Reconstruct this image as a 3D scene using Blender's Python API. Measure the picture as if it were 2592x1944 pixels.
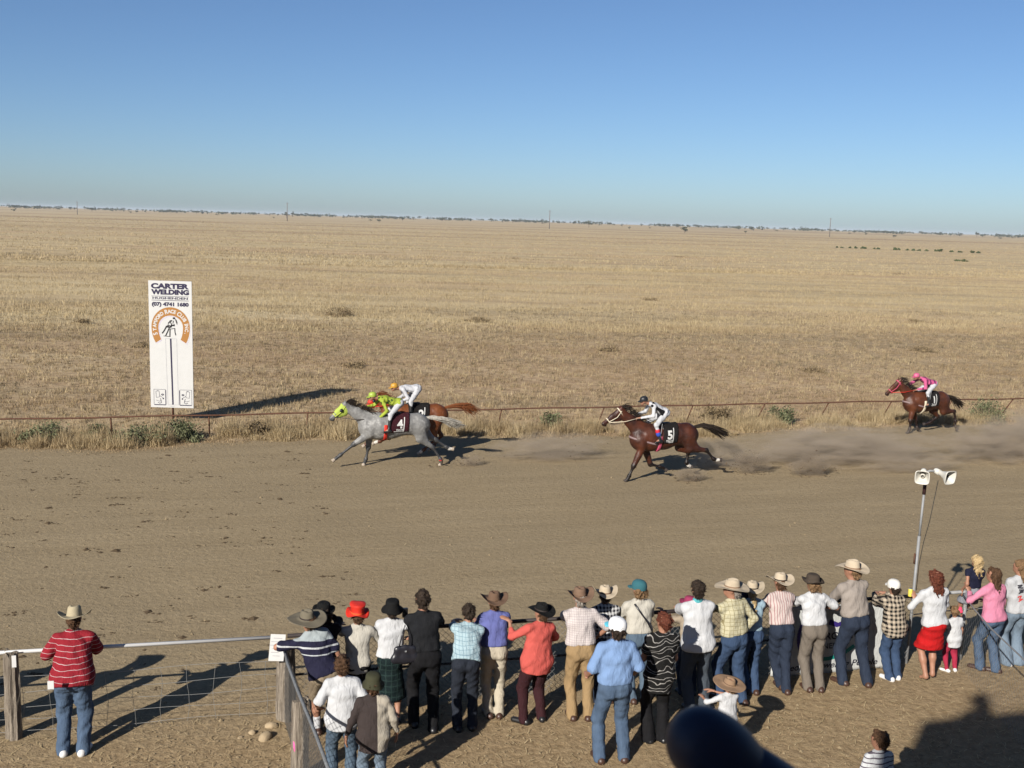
import bpy, math, random
import numpy as np
from math import sin, cos, pi, radians, sqrt, atan2
from mathutils import Vector, Matrix
from mathutils.bvhtree import BVHTree

for _o in list(bpy.data.objects): bpy.data.objects.remove(_o)
SC = bpy.context.scene
COL = SC.collection
random.seed(7); RNG = np.random.default_rng(11)

# ------------------------------------------------------------------ camera, sky, sun, exposure
CAM_H, PITCH, ROLL = 6.6, radians(8.64), radians(1.68)
cam_d = bpy.data.cameras.new('camera'); cam = bpy.data.objects.new('camera', cam_d); COL.objects.link(cam)
_R = Vector((1, 0, 0)); _F = Vector((0, cos(PITCH), -sin(PITCH))); _U = Vector((0, sin(PITCH), cos(PITCH)))
_X = _R * cos(ROLL) + _U * sin(ROLL); _Y = _U * cos(ROLL) - _R * sin(ROLL); _Z = -_F
cam.matrix_world = Matrix(((_X.x, _Y.x, _Z.x, 0), (_X.y, _Y.y, _Z.y, 0), (_X.z, _Y.z, _Z.z, CAM_H), (0, 0, 0, 1)))
cam_d.sensor_width = 36; cam_d.lens = 37.74; cam_d.clip_start = .05; cam_d.clip_end = 20000
cam_d.dof.use_dof = True; cam_d.dof.focus_distance = 19.0; cam_d.dof.aperture_fstop = 9.0
SC.camera = cam

SUN_AZ, SUN_EL = radians(29.5), radians(27.5)          # azimuth the light travels towards, measured from +Y to +X
world = bpy.data.worlds.new('World'); SC.world = world; world.use_nodes = True
_wn = world.node_tree.nodes; _bg = _wn['Background']
_sky = _wn.new('ShaderNodeTexSky'); _sky.sky_type = 'NISHITA'; _sky.sun_disc = False
_sky.sun_elevation = SUN_EL; _sky.sun_rotation = SUN_AZ + pi
_sky.altitude = 0; _sky.air_density = 0.75; _sky.dust_density = 0.55; _sky.ozone_density = 5.4
world.node_tree.links.new(_sky.outputs[0], _bg.inputs[0]); _bg.inputs[1].default_value = 0.0535
sun_d = bpy.data.lights.new('sun', 'SUN'); sun_d.energy = 5.0; sun_d.angle = radians(0.53); sun_d.color = (1, .94, .85)
sun = bpy.data.objects.new('sun', sun_d); COL.objects.link(sun)
sun.rotation_euler = Vector((sin(SUN_AZ) * cos(SUN_EL), cos(SUN_AZ) * cos(SUN_EL), -sin(SUN_EL))).to_track_quat('-Z', 'Y').to_euler()
SC.view_settings.view_transform = 'Standard'; SC.view_settings.look = 'None'
SC.view_settings.exposure = 0.9; SC.view_settings.gamma = 1.0; SC.view_settings.use_curve_mapping = False
SC.cycles.max_bounces = 6; SC.cycles.volume_bounces = 1; SC.cycles.transparent_max_bounces = 8

# ------------------------------------------------------------------ scene helpers
def link(name, me, mat=None, parent=None):
    o = bpy.data.objects.new(name, me); COL.objects.link(o)
    if me is not None and mat is not None and len(me.materials) == 0:
        for m in (mat if isinstance(mat, (list, tuple)) else [mat]): me.materials.append(m)
    if parent is not None: o.parent = parent
    return o
def tag(o, label=None, cat=None, group=None, kind=None):
    if label: o['label'] = label
    if cat: o['category'] = cat
    if group: o['group'] = group
    if kind: o['kind'] = kind
    return o
def thing(name, loc, rot, label, cat, group=None):
    e = bpy.data.objects.new(name, None); COL.objects.link(e); e.empty_display_size = .2
    e.location = loc; e.rotation_euler = (0, 0, rot)
    return tag(e, label, cat, group)
def mesh_np(name, V, Fq, smooth=True):
    V = np.asarray(V, dtype=np.float32); Fq = np.asarray(Fq, dtype=np.int32); m, n = Fq.shape
    me = bpy.data.meshes.new(name)
    me.vertices.add(len(V)); me.vertices.foreach_set('co', V.ravel())
    me.loops.add(m * n); me.loops.foreach_set('vertex_index', Fq.ravel())
    me.polygons.add(m); me.polygons.foreach_set('loop_start', np.arange(m, dtype=np.int32) * n)
    me.polygons.foreach_set('use_smooth', np.full(m, smooth))
    me.update(calc_edges=True)
    return me
class MB:
    """collects boxes, tubes and polygons into one mesh"""
    def __init__(s): s.v = []; s.f = []; s.sm = []; s.mi = []; s.cur = 0
    def add(s, vs, fs, smooth=False):
        b = len(s.v); s.v += [tuple(p) for p in vs]
        for f in fs: s.f.append([b + i for i in f]); s.sm.append(smooth); s.mi.append(s.cur)
    def box(s, c, d, rz=0, tilt=None):
        x, y, z = d[0] / 2, d[1] / 2, d[2] / 2
        m = Matrix.Rotation(rz, 3, 'Z') @ (tilt if tilt else Matrix.Identity(3))
        vs = [Vector(c) + m @ Vector((i * x, j * y, k * z)) for i in (-1, 1) for j in (-1, 1) for k in (-1, 1)]
        s.add(vs, [(0, 1, 3, 2), (4, 6, 7, 5), (0, 4, 5, 1), (2, 3, 7, 6), (0, 2, 6, 4), (1, 5, 7, 3)])
    def tube(s, pts, r, n=8, cap=True, smooth=True):
        pts = [Vector(p) for p in pts]; rs = r if isinstance(r, (list, tuple)) else [r] * len(pts)
        vs = []; up = None
        for i, p in enumerate(pts):
            d = (pts[min(i + 1, len(pts) - 1)] - pts[max(i - 1, 0)]).normalized()
            if up is None: up = Vector((0, 0, 1)) if abs(d.z) < .9 else Vector((1, 0, 0))
            a = d.cross(up).normalized(); b = d.cross(a).normalized(); up = -b if False else up
            for k in range(n):
                t = 2 * pi * k / n; vs.append(p + (a * cos(t) + b * sin(t)) * rs[i])
        fs = []
        for i in range(len(pts) - 1):
            for k in range(n):
                k2 = (k + 1) % n; fs.append((i * n + k, i * n + k2, (i + 1) * n + k2, (i + 1) * n + k))
        s.add(vs, fs, smooth)
        if cap:
            b = len(s.v) - len(vs)
            s.f.append([b + k for k in range(n)][::-1]); s.sm.append(False); s.mi.append(s.cur)
            e = b + (len(pts) - 1) * n
            s.f.append([e + k for k in range(n)]); s.sm.append(False); s.mi.append(s.cur)
    def lathe(s, prof, c=(0, 0, 0), n=20, m=None, smooth=True, sx=1, sy=1):
        vs = []; c = Vector(c)
        for r, z in prof:
            for k in range(n):
                t = 2 * pi * k / n; p = Vector((r * cos(t) * sx, r * sin(t) * sy, z)); vs.append(c + (m @ p if m else p))
        fs = [(i * n + k, i * n + (k + 1) % n, (i + 1) * n + (k + 1) % n, (i + 1) * n + k) for i in range(len(prof) - 1) for k in range(n)]
        s.add(vs, fs, smooth)
    def mesh(s, name='mesh'):
        me = bpy.data.meshes.new(name); me.from_pydata(s.v, [], s.f); me.update()
        me.polygons.foreach_set('use_smooth', s.sm); me.polygons.foreach_set('material_index', s.mi)
        return me
    def build(s, name, mat, parent=None): return link(name, s.mesh(name), mat, parent)

# ------------------------------------------------------------------ implicit surfaces (smooth union of tapered limbs -> one skin)
def V3(*a): return np.array(a, dtype=np.float32)
def C(a, b, ra, rb=None, fd=None, flat=1.0): return (V3(*a), V3(*b), ra, ra if rb is None else rb, None if fd is None else V3(*fd), flat)
def prim_d(P, q):
    a, b, ra, rb, fd, flat = q
    ba = b - a; L2 = float(ba @ ba)
    dx, dy, dz = P[0] - a[0], P[1] - a[1], P[2] - a[2]
    if L2 > 1e-9:
        t = np.clip((dx * ba[0] + dy * ba[1] + dz * ba[2]) / L2, 0, 1)
        dx = dx - t * ba[0]; dy = dy - t * ba[1]; dz = dz - t * ba[2]; r = ra + t * (rb - ra)
    else: r = ra
    if fd is not None:
        w = (dx * fd[0] + dy * fd[1] + dz * fd[2]) * (1 / flat - 1)
        dx = dx + fd[0] * w; dy = dy + fd[1] * w; dz = dz + fd[2] * w
    return np.sqrt(dx * dx + dy * dy + dz * dz) - r
def smin(a, b, k):
    h = np.maximum(k - np.abs(a - b), 0) / k
    return np.minimum(a, b) - h * h * k * .25
def skin(prims, vox=.016, k=.04, cuts=(), noise=None, seed=0, smooth=1, sub=()):
    lo = np.min([np.minimum(q[0], q[1]) - max(q[2], q[3]) for q in prims], axis=0) - 3 * vox
    hi = np.max([np.maximum(q[0], q[1]) + max(q[2], q[3]) for q in prims], axis=0) + 3 * vox
    n = np.ceil((hi - lo) / vox).astype(int) + 1
    ax = [lo[i] + vox * np.arange(n[i], dtype=np.float32) for i in range(3)]
    F = np.full(n, 1.0, dtype=np.float32)
    def sl(q, ex):
        m = max(q[2], q[3]) + ex
        i0 = np.maximum(((np.minimum(q[0], q[1]) - m - lo) / vox).astype(int), 0)
        i1 = np.minimum(((np.maximum(q[0], q[1]) + m - lo) / vox).astype(int) + 2, n)
        s = tuple(slice(a, b) for a, b in zip(i0, i1))
        return s, (ax[0][s[0]][:, None, None], ax[1][s[1]][None, :, None], ax[2][s[2]][None, None, :])
    for q in prims:
        s, P = sl(q, k + 2 * vox)
        F[s] = smin(F[s], prim_d(P, q), k)
    for q in sub:
        s, P = sl(q, k + 2 * vox)
        F[s] = -smin(-F[s], prim_d(P, q), k * .5)
    if noise:
        amp, fr = noise; r = np.random.default_rng(seed); X, Y, Z = ax[0][:, None, None], ax[1][None, :, None], ax[2][None, None, :]
        for i in range(3):
            d = r.normal(size=3); d /= np.linalg.norm(d); e = r.normal(size=3); e /= np.linalg.norm(e)
            F += amp / 2 * np.sin((X * d[0] + Y * d[1] + Z * d[2]) * fr * (1 + .6 * i) + r.uniform(0, 6) + 1.3 * np.sin((X * e[0] + Y * e[1] + Z * e[2]) * fr * .7 + i))
    for p, nn in cuts:
        X, Y, Z = ax[0][:, None, None], ax[1][None, :, None], ax[2][None, None, :]
        F = np.maximum(F, (X - p[0]) * nn[0] + (Y - p[1]) * nn[1] + (Z - p[2]) * nn[2])
    F[0] = F[-1] = 1; F[:, 0] = F[:, -1] = 1; F[:, :, 0] = F[:, :, -1] = 1
    S = F < 0
    cnt = np.zeros(n - 1, dtype=np.int8)
    offs = [(i, j, l) for i in (0, 1) for j in (0, 1) for l in (0, 1)]
    for i, j, l in offs: cnt += S[i:n[0] - 1 + i, j:n[1] - 1 + j, l:n[2] - 1 + l]
    act = (cnt > 0) & (cnt < 8)
    ci = np.argwhere(act); idx = np.full(n - 1, -1, dtype=np.int32); idx[act] = np.arange(len(ci))
    Fc = np.stack([F[ci[:, 0] + i, ci[:, 1] + j, ci[:, 2] + l] for i, j, l in offs], 1)
    acc = np.zeros((len(ci), 3), dtype=np.float32); w = np.zeros(len(ci), dtype=np.float32)
    for a in range(8):
        for b in range(a + 1, 8):
            df = np.array(offs[b]) - np.array(offs[a])
            if np.abs(df).sum() != 1: continue
            fa, fb = Fc[:, a], Fc[:, b]; m = (fa < 0) != (fb < 0)
            t = np.where(m, fa / np.where(m, fa - fb, 1), 0)
            acc += m[:, None] * (np.array(offs[a], dtype=np.float32) + t[:, None] * df); w += m
    V = lo + vox * (ci + acc / np.maximum(w, 1)[:, None])
    quads = []
    for axis in range(3):
        A = np.moveaxis(S, axis, 0); I = np.moveaxis(idx, axis, 0)
        e = A[:-1] != A[1:]; e = e[:, 1:-1, 1:-1]; g = np.argwhere(e); g[:, 1:] += 1
        i, j, l = g.T
        q = np.stack([I[i, j - 1, l - 1], I[i, j, l - 1], I[i, j, l], I[i, j - 1, l]], 1)
        inside = A[i, j, l]
        flip = inside if axis != 1 else ~inside
        q = np.where(flip[:, None], q, q[:, ::-1])
        quads.append(q)
    Q = np.concatenate(quads); Q = Q[(Q >= 0).all(1)]
    for _ in range(smooth):
        a = np.concatenate([Q[:, i] for i in range(4)] * 2); b = np.concatenate([np.roll(Q, -1, 1)[:, i] for i in range(4)] + [np.roll(Q, 1, 1)[:, i] for i in range(4)])
        c = np.bincount(a, minlength=len(V))
        V = V * .45 + .55 * np.stack([np.bincount(a, weights=V[b, i], minlength=len(V)) / np.maximum(c, 1) for i in range(3)], 1)
    return V.astype(np.float32), Q
def skin_obj(name, prims, mat, parent, **kw):
    V, Q = skin(prims, **kw)
    return link(name, mesh_np(name, V, Q), mat, parent)
def unit(v): v = np.asarray(v, dtype=np.float64); return v / (np.linalg.norm(v) + 1e-12)
def ik(a, b, l1, l2, hint):
    a = np.asarray(a, float); b = np.asarray(b, float); d = np.linalg.norm(b - a); u = unit(b - a)
    if d > (l1 + l2) * .995: b = a + u * (l1 + l2) * .995; d = (l1 + l2) * .995
    x = (d * d + l1 * l1 - l2 * l2) / (2 * d); h = sqrt(max(l1 * l1 - x * x, 0))
    hint = np.asarray(hint, float); p = unit(hint - u * (hint @ u))
    return a + u * x + p * h, b

# ------------------------------------------------------------------ materials
MATS = {}
ALB = .70                                              # overall reflectance trim that goes with the exposure
class NT:
    def __init__(s, name):
        s.m = bpy.data.materials.new(name); s.m.use_nodes = True; s.t = s.m.node_tree; s.n = s.t.nodes; s.l = s.t.links
        s.b = s.n['Principled BSDF']; s.out = s.n['Material Output']
    def new(s, ty, **kw):
        x = s.n.new(ty)
        for k, v in kw.items(): setattr(x, k, v)
        return x
    def put(s, sock, v):
        if hasattr(v, 'is_output'): s.l.new(v, sock)
        elif isinstance(v, (tuple, list)) and len(v) == 3 and sock.type == 'RGBA': sock.default_value = (*v, 1)
        else: sock.default_value = v
    def math(s, op, a, b=0., c=None):
        x = s.new('ShaderNodeMath', operation=op); s.put(x.inputs[0], a); s.put(x.inputs[1], b)
        if c is not None: s.put(x.inputs[2], c)
        return x.outputs[0]
    def mix(s, f, a, b, bt='MIX'):
        x = s.new('ShaderNodeMix', data_type='RGBA', blend_type=bt); s.put(x.inputs[0], f); s.put(x.inputs[6], a); s.put(x.inputs[7], b); return x.outputs[2]
    def noise(s, scale, detail=3, rough=.55, vec=None, dist=0., out='Fac'):
        x = s.new('ShaderNodeTexNoise'); x.inputs['Scale'].default_value = scale; x.inputs['Detail'].default_value = detail
        x.inputs['Roughness'].default_value = rough; x.inputs['Distortion'].default_value = dist
        if vec is not None: s.l.new(vec, x.inputs['Vector'])
        return x.outputs[out]
    def ramp(s, f, stops, interp='LINEAR'):
        x = s.new('ShaderNodeValToRGB'); x.color_ramp.interpolation = interp; e = x.color_ramp.elements
        while len(e) < len(stops): e.new(.5)
        for i, (p, c) in enumerate(stops): e[i].position = p; e[i].color = (*c, 1) if len(c) == 3 else c
        s.put(x.inputs[0], f); return x.outputs[0]
    def obj(s): return s.new('ShaderNodeTexCoord').outputs['Object']
    def pos(s): return s.new('ShaderNodeNewGeometry').outputs['Position']
    def xyz(s, v): x = s.new('ShaderNodeSeparateXYZ'); s.l.new(v, x.inputs[0]); return x.outputs
    def mapr(s, f, a, b, c=0., d=1.):
        x = s.new('ShaderNodeMapRange'); s.put(x.inputs[0], f); x.inputs[1].default_value = a; x.inputs[2].default_value = b; x.inputs[3].default_value = c; x.inputs[4].default_value = d; return x.outputs[0]
    def vscale(s, v, k): x = s.new('ShaderNodeMapping'); s.l.new(v, x.inputs[0]); x.inputs['Scale'].default_value = k; return x.outputs[0]
    def bump(s, h, strength=.4, dist=.01):
        x = s.new('ShaderNodeBump'); x.inputs['Strength'].default_value = strength; x.inputs['Distance'].default_value = dist; s.put(x.inputs['Height'], h); s.l.new(x.outputs[0], s.b.inputs['Normal'])
    def done(s, col, rough=.8, spec=.25, metal=0.):
        col = s.mix(1., col, (ALB, ALB, ALB), 'MULTIPLY')
        s.put(s.b.inputs['Base Color'], col); s.put(s.b.inputs['Roughness'], rough); s.b.inputs['Specular IOR Level'].default_value = spec; s.b.inputs['Metallic'].default_value = metal
        return s.m
def plain(key, col, rough=.7, spec=.25, metal=0., var=.12, scale=9, bump=0., bscale=40):
    if key in MATS: return MATS[key]
    t = NT(key); o = t.obj(); n = t.noise(scale, 4, .6, o)
    c = t.mix(n, [x * (1 - var * 1.6) for x in col], [min(1, x * (1 + var)) for x in col])
    if bump: t.bump(t.noise(bscale, 4, .6, o), bump, .01)
    MATS[key] = t.done(c, rough, spec, metal); return MATS[key]
def stripe(t, c, period, duty, off=0.):
    f = t.math('FRACT', t.math('ADD', t.math('DIVIDE', c, period), off + 100.))
    return t.math('LESS_THAN', f, duty)
def cloth(key, col, pat=None, c2=(0, 0, 0), period=.05, duty=.5, wr=.55, rough=.88, c3=None):
    if key in MATS: return MATS[key]
    t = NT(key); o = t.obj(); x, y, z = t.xyz(o); c = col
    dn = t.noise(7, 2, .5, o)
    xs = t.math('ADD', x, t.math('MULTIPLY', t.math('SUBTRACT', dn, .5), period * .5)); zs = t.math('ADD', z, t.math('MULTIPLY', t.math('SUBTRACT', dn, .5), period * .5))
    if pat == 'hstripe': c = t.mix(stripe(t, zs, period, duty), col, c2)
    elif pat == 'vstripe': c = t.mix(stripe(t, xs, period, duty), col, c2)
    elif pat == 'gingham':
        a = stripe(t, xs, period, .5); b = stripe(t, zs, period, .5)
        c = t.mix(t.math('MULTIPLY', t.math('ADD', a, b), .5), col, c2)
        c = t.mix(t.math('MULTIPLY', a, b), c, c3 or c2)
    elif pat == 'grid':
        a = stripe(t, xs, period, duty); b = stripe(t, zs, period, duty)
        c = t.mix(t.math('MAXIMUM', a, b), col, c2)
    elif pat == 'swirl':
        w = t.new('ShaderNodeTexWave', wave_type='RINGS'); w.inputs['Scale'].default_value = 2.6; w.inputs['Distortion'].default_value = 7; w.inputs['Detail'].default_value = 1.5; w.inputs['Detail Scale'].default_value = 2.2
        t.l.new(t.vscale(o, (1, .3, 1)), w.inputs['Vector'])
        c = t.ramp(w.outputs[1], [(0, col), (.52, col), (.6, c2), (.74, c3), (.8, col), (1, col)])
    elif pat == 'zbands': c = t.ramp(t.mapr(z, period, duty), c2, 'CONSTANT')
    elif pat == 'xsplit': c = t.mix(t.math('GREATER_THAN', x, period), col, c2)
    elif pat == 'denim':
        c = t.mix(t.math('ADD', .25, t.math('MULTIPLY', t.ramp(t.noise(9, 4, .65, t.vscale(o, (1, 1, .35))), [(.3, (0, 0, 0)), (.75, (1, 1, 1))]), .5)), col, c2)
    elif pat == 'spots':
        v = t.new('ShaderNodeTexVoronoi'); v.inputs['Scale'].default_value = 7; t.l.new(o, v.inputs['Vector'])
        c = t.mix(t.math('LESS_THAN', v.outputs['Distance'], .26), col, c2)
    n1 = t.noise(11, 3, .55, t.vscale(o, (1.6, 1.6, .7)), .6); n2 = t.noise(420, 2, .5, o)
    c = t.mix(t.math('MULTIPLY', t.mapr(t.noise(6, 3, .6, o), .3, .75), .16), c, (0.02, .018, .015))
    k_ = .62 if pat == 'denim' else .80; c = t.mix(1., c, (k_, k_, k_), 'MULTIPLY')
    t.bump(t.math('ADD', n1, t.math('MULTIPLY', n2, .04)), wr * 1.05, .035)
    MATS[key] = t.done(c, rough, .12); return MATS[key]
def hairmat(key, col, col2):
    if key in MATS: return MATS[key]
    t = NT(key); o = t.obj(); n = t.noise(60, 4, .7, t.vscale(o, (1, 1, .15)))
    t.bump(t.noise(150, 3, .7, t.vscale(o, (1, 1, .12))), .7, .012)
    MATS[key] = t.done(t.mix(t.ramp(n, [(.3, (0, 0, 0)), (.7, (1, 1, 1))]), col, col2), .7, .12); return MATS[key]
SKIN = plain('skin', (.35, .175, .112), .55, .35, var=.2, scale=14)
EYE = plain('eye_dark', (.03, .02, .015), .3, .5)

# ------------------------------------------------------------------ the land
FD = V3(.9696, .2446, 0); FN = V3(-.2446, .9696, 0)              # along the racecourse and away from the stand
def fence_y(x): return 12.65 + (x + 6.11) * .2525
def vcoord(x, y): return x * FN[0] + y * FN[1]                    # metres across the course
def smooth01(t): t = np.clip(t, 0, 1); return t * t * (3 - 2 * t)
def ground_z(x, y):
    return 4.6 * smooth01((y - 500) / 1700) + .5 * np.sin(x * .004 + 1) * smooth01((y - 300) / 900)
def plain_material():
    t = NT('dry_grass_plain'); p = t.pos(); x, y, z = t.xyz(p)
    v = t.math('ADD', t.math('MULTIPLY', x, float(FN[0])), t.math('MULTIPLY', y, float(FN[1])))
    st = t.vscale(p, (.35, 1, 1))
    big = t.noise(.035, 5, .62, st); med = t.noise(.28, 5, .65, st); fine = t.noise(2.6, 4, .7, p)
    straw = t.mix(t.ramp(fine, [(.3, (0, 0, 0)), (.72, (1, 1, 1))]), (.45, .352, .205), (.61, .49, .298))
    near = t.mix(t.ramp(fine, [(.34, (0, 0, 0)), (.66, (1, 1, 1))]), (.25, .175, .105), (.54, .415, .255))
    vn = t.math('ADD', v, t.math('MULTIPLY', t.math('SUBTRACT', med, .5), 9.))
    c = t.mix(t.mapr(vn, 60, 68), near, straw)
    c = t.mix(t.math('MULTIPLY', t.ramp(med, [(.5, (0, 0, 0)), (.72, (1, 1, 1))]), .55), c, (.25, .20, .125))
    c = t.mix(t.math('MULTIPLY', t.ramp(big, [(.45, (0, 0, 0)), (.66, (1, 1, 1))]), .5), c, (.44, .29, .18))
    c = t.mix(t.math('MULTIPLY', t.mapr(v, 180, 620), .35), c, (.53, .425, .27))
    streak = t.noise(.11, 5, .7, t.vscale(p, (.16, 1.1, 1))); c = t.mix(t.math('MULTIPLY', t.ramp(streak, [(.5, (0, 0, 0)), (.64, (1, 1, 1))]), .55), c, (.27, .215, .135)); c = t.mix(t.math('MULTIPLY', t.ramp(streak, [(.30, (1, 1, 1)), (.44, (0, 0, 0))]), .45), c, (.62, .52, .34))
    # far tracks and bare strips, seen edge-on
    far = t.noise(.006, 4, .6, t.vscale(p, (.22, 1.6, 1)))
    c = t.mix(t.math('MULTIPLY', t.math('MULTIPLY', t.ramp(far, [(.52, (0, 0, 0)), (.6, (1, 1, 1))]), t.mapr(v, 220, 420)), .55), c, (.23, .145, .09))
    t.bump(t.math('ADD', fine, t.math('MULTIPLY', med, 2.)), .8, .08)
    return t.done(c, .95, .05)
MAT_PLAIN = plain_material()
ys = np.unique(np.concatenate([np.linspace(-60, 120, 46), np.linspace(120, 700, 50), np.linspace(700, 9000, 60)]))
us = np.linspace(-1, 1, 61); GX = us[None, :] * (np.maximum(ys, 60)[:, None] * .9 + 60); GY = np.repeat(ys[:, None], 61, 1)
GV = np.stack([GX, GY, ground_z(GX, GY)], -1).reshape(-1, 3)
ii, jj = np.meshgrid(np.arange(len(ys) - 1), np.arange(60), indexing='ij'); a0 = (ii * 61 + jj).ravel()
plain_o = link('ground', mesh_np('ground', GV, np.stack([a0, a0 + 1, a0 + 62, a0 + 61], 1)), MAT_PLAIN); tag(plain_o, 'dry grass plain reaching to the horizon', kind='structure')

def track_material():
    t = NT('track_dirt'); p = t.pos(); x, y, z = t.xyz(p)
    v = t.math('ADD', t.math('MULTIPLY', x, float(FN[0])), t.math('MULTIPLY', y, float(FN[1])))
    u = t.math('ADD', t.math('MULTIPLY', x, float(FD[0])), t.math('MULTIPLY', y, float(FD[1])))
    cv = t.new('ShaderNodeCombineXYZ'); t.l.new(t.math('MULTIPLY', u, .12), cv.inputs[0]); t.l.new(v, cv.inputs[1])
    harrow = t.noise(1.4, 4, .65, cv.outputs[0]); fine = t.noise(9, 5, .7, p); grit = t.noise(45, 3, .7, p); big = t.noise(.22, 4, .55, p)
    c = t.mix(t.ramp(harrow, [(.3, (0, 0, 0)), (.7, (1, 1, 1))]), (.290, .225, .137), (.356, .281, .175))
    c = t.mix(t.math('MULTIPLY', t.ramp(fine, [(.38, (1, 1, 1)), (.55, (0, 0, 0))]), .38), c, (.205, .155, .092))
    c = t.mix(t.math('MULTIPLY', t.ramp(big, [(.42, (0, 0, 0)), (.66, (1, 1, 1))]), .4), c, (.27, .215, .138))
    # trampled paddock side: redder, strawy
    ed = t.math('ADD', v, t.math('MULTIPLY', t.math('SUBTRACT', big, .5), 3.0))
    pad = t.mapr(ed, 15.2, 13.0)
    pc = t.mix(t.ramp(fine, [(.32, (0, 0, 0)), (.68, (1, 1, 1))]), (.225, .155, .085), (.42, .31, .18))
    c = t.mix(t.math('MULTIPLY', pad, .85), c, pc)
    sp = t.new('ShaderNodeTexVoronoi'); sp.inputs['Scale'].default_value = 7.; t.l.new(t.vscale(p, (.6, 1, 1)), sp.inputs['Vector'])
    c = t.mix(t.math('MULTIPLY', t.math('LESS_THAN', sp.outputs['Distance'], .085), .4), c, (.50, .39, .23))
    t.bump(t.math('ADD', t.math('ADD', t.math('MULTIPLY', fine, .8), t.math('MULTIPLY', grit, .25)), t.math('MULTIPLY', harrow, .8)), .75, .05)
    return t.done(c, .95, .06)
MAT_TRACK = track_material()
def edge_v(u): return 31.45 + .45 * np.sin(u * .35) + .25 * np.sin(u * 1.1 + 2) + .12 * np.sin(u * 3.7)
uu = np.linspace(-70, 90, 401); rows = np.linspace(0, 1, 60)
TV = []
for r_ in rows:
    e = edge_v(uu); v = -8 + (e + 8) * r_
    zz = .012 + .010 * np.sin(uu * 2.1 + v * 3) * np.sin(v * 1.7 + uu * .4) + .006 * np.sin(uu * 5 - v * 4)
    TV.append(np.stack([uu * FD[0] + v * FN[0], uu * FD[1] + v * FN[1], np.maximum(zz, .004)], -1))
TV = np.array(TV).reshape(-1, 3); ii, jj = np.meshgrid(np.arange(59), np.arange(400), indexing='ij'); a0 = (ii * 401 + jj).ravel()
tag(link('race_track', mesh_np('race_track', TV, np.stack([a0, a0 + 1, a0 + 402, a0 + 401], 1)), MAT_TRACK), 'brown harrowed dirt race track', kind='structure')

# grass: blades as triangles, one object per belt (nobody could count them)
def blades(name, pts, hts, nb, width, spread, mat, label, lean=.55, seed=1):
    r = np.random.default_rng(seed); N = len(pts); n = N * nb
    base = np.repeat(pts, nb, 0) + np.concatenate([r.normal(0, 1, (n, 2)) * np.repeat(spread, nb)[:, None] if np.ndim(spread) else r.normal(0, spread, (n, 2)), np.zeros((n, 1))], 1)
    h = np.repeat(hts, nb) * r.uniform(.55, 1.15, n); th = r.uniform(0, 2 * pi, n); ln = np.abs(r.normal(0, lean, n))
    tip = base + np.stack([np.cos(th) * np.sin(ln) * h, np.sin(th) * np.sin(ln) * h, np.cos(ln) * h], 1)
    ph = r.uniform(0, 2 * pi, n) * .35 + r.choice([0, pi], n); w = width * (np.repeat(np.ones(N), nb)) * r.uniform(.6, 1.4, n) if np.ndim(width) == 0 else np.repeat(width, nb) * r.uniform(.6, 1.4, n)
    d = np.stack([np.cos(ph), np.sin(ph), np.zeros(n)], 1) * w[:, None] / 2
    V = np.stack([base - d, base + d, tip], 1).reshape(-1, 3)
    me = mesh_np(name, V, np.arange(n * 3).reshape(-1, 3), False)
    at = me.color_attributes.new('tone', 'FLOAT_COLOR', 'POINT'); tone = np.repeat(r.uniform(0, 1, N), nb) * .65 + r.uniform(0, .35, n)
    at.data.foreach_set('color', np.repeat(np.stack([tone, tone, tone, np.ones(n)], 1), 3, 0).astype(np.float32).ravel())
    return tag(link(name, me, mat), label, kind='stuff')
def grassmat(key, a, b, c):
    t = NT(key); at = t.new('ShaderNodeVertexColor', layer_name='tone'); f = t.new('ShaderNodeSeparateColor'); t.l.new(at.outputs[0], f.inputs[0])
    col = t.ramp(f.outputs[0], [(0, a), (.5, b), (1, c)])
    col = t.mix(t.math('MULTIPLY', t.ramp(t.noise(.28, 4, .6, t.vscale(t.pos(), (.35, 1, 1))), [(.45, (0, 0, 0)), (.7, (1, 1, 1))]), .4), col, (.30, .19, .10))
    t.l.new(t.new('ShaderNodeNewGeometry').outputs['Position'], t.new('ShaderNodeVectorMath').inputs[0])
    m = t.done(col, .9, .08)
    tr = t.new('ShaderNodeBsdfTranslucent'); t.put(tr.inputs[0], col); mx = t.new('ShaderNodeMixShader'); mx.inputs[0].default_value = .25
    t.l.new(t.b.outputs[0], mx.inputs[1]); t.l.new(tr.outputs[0], mx.inputs[2]); t.l.new(mx.outputs[0], t.out.inputs[0]); return m
G_STRAW = grassmat('straw_grass', (.46, .36, .20), (.57, .455, .27), (.67, .55, .34))
G_VERGE = grassmat('verge_straw', (.36, .27, .145), (.56, .44, .26), (.72, .60, .38))
G_NEAR = grassmat('grazed_grass', (.20, .16, .10), (.46, .34, .20), (.64, .50, .31))
def scatter(v0, v1, n, seed, patch=None, power=1.):
    """points between two distances across the course, within the visible wedge and a margin"""
    r = np.random.default_rng(seed); out = []; tot = 0
    while tot < n:
        v = v0 + (v1 - v0) * r.uniform(0, 1, n) ** power; half = (v * 1.05 + 9) * .58; u = v * .27 + half * r.uniform(-1, 1, n)
        p = np.stack([u * FD[0] + v * FN[0], u * FD[1] + v * FN[1], np.zeros(n)], 1)
        if patch:
            f = np.sin(p[:, 0] * patch + 1.3 * np.sin(p[:, 1] * patch * 1.7)) * np.sin(p[:, 1] * patch * 1.9 + 1.1 * np.sin(p[:, 0] * patch * .8 + 2)) ; p = p[r.uniform(0, 1, n) < .35 + .65 * (f > -.1)]
        p[:, 2] = ground_z(p[:, 0], p[:, 1]); out.append(p); tot += len(p)
    return np.concatenate(out)[:n]
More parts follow.
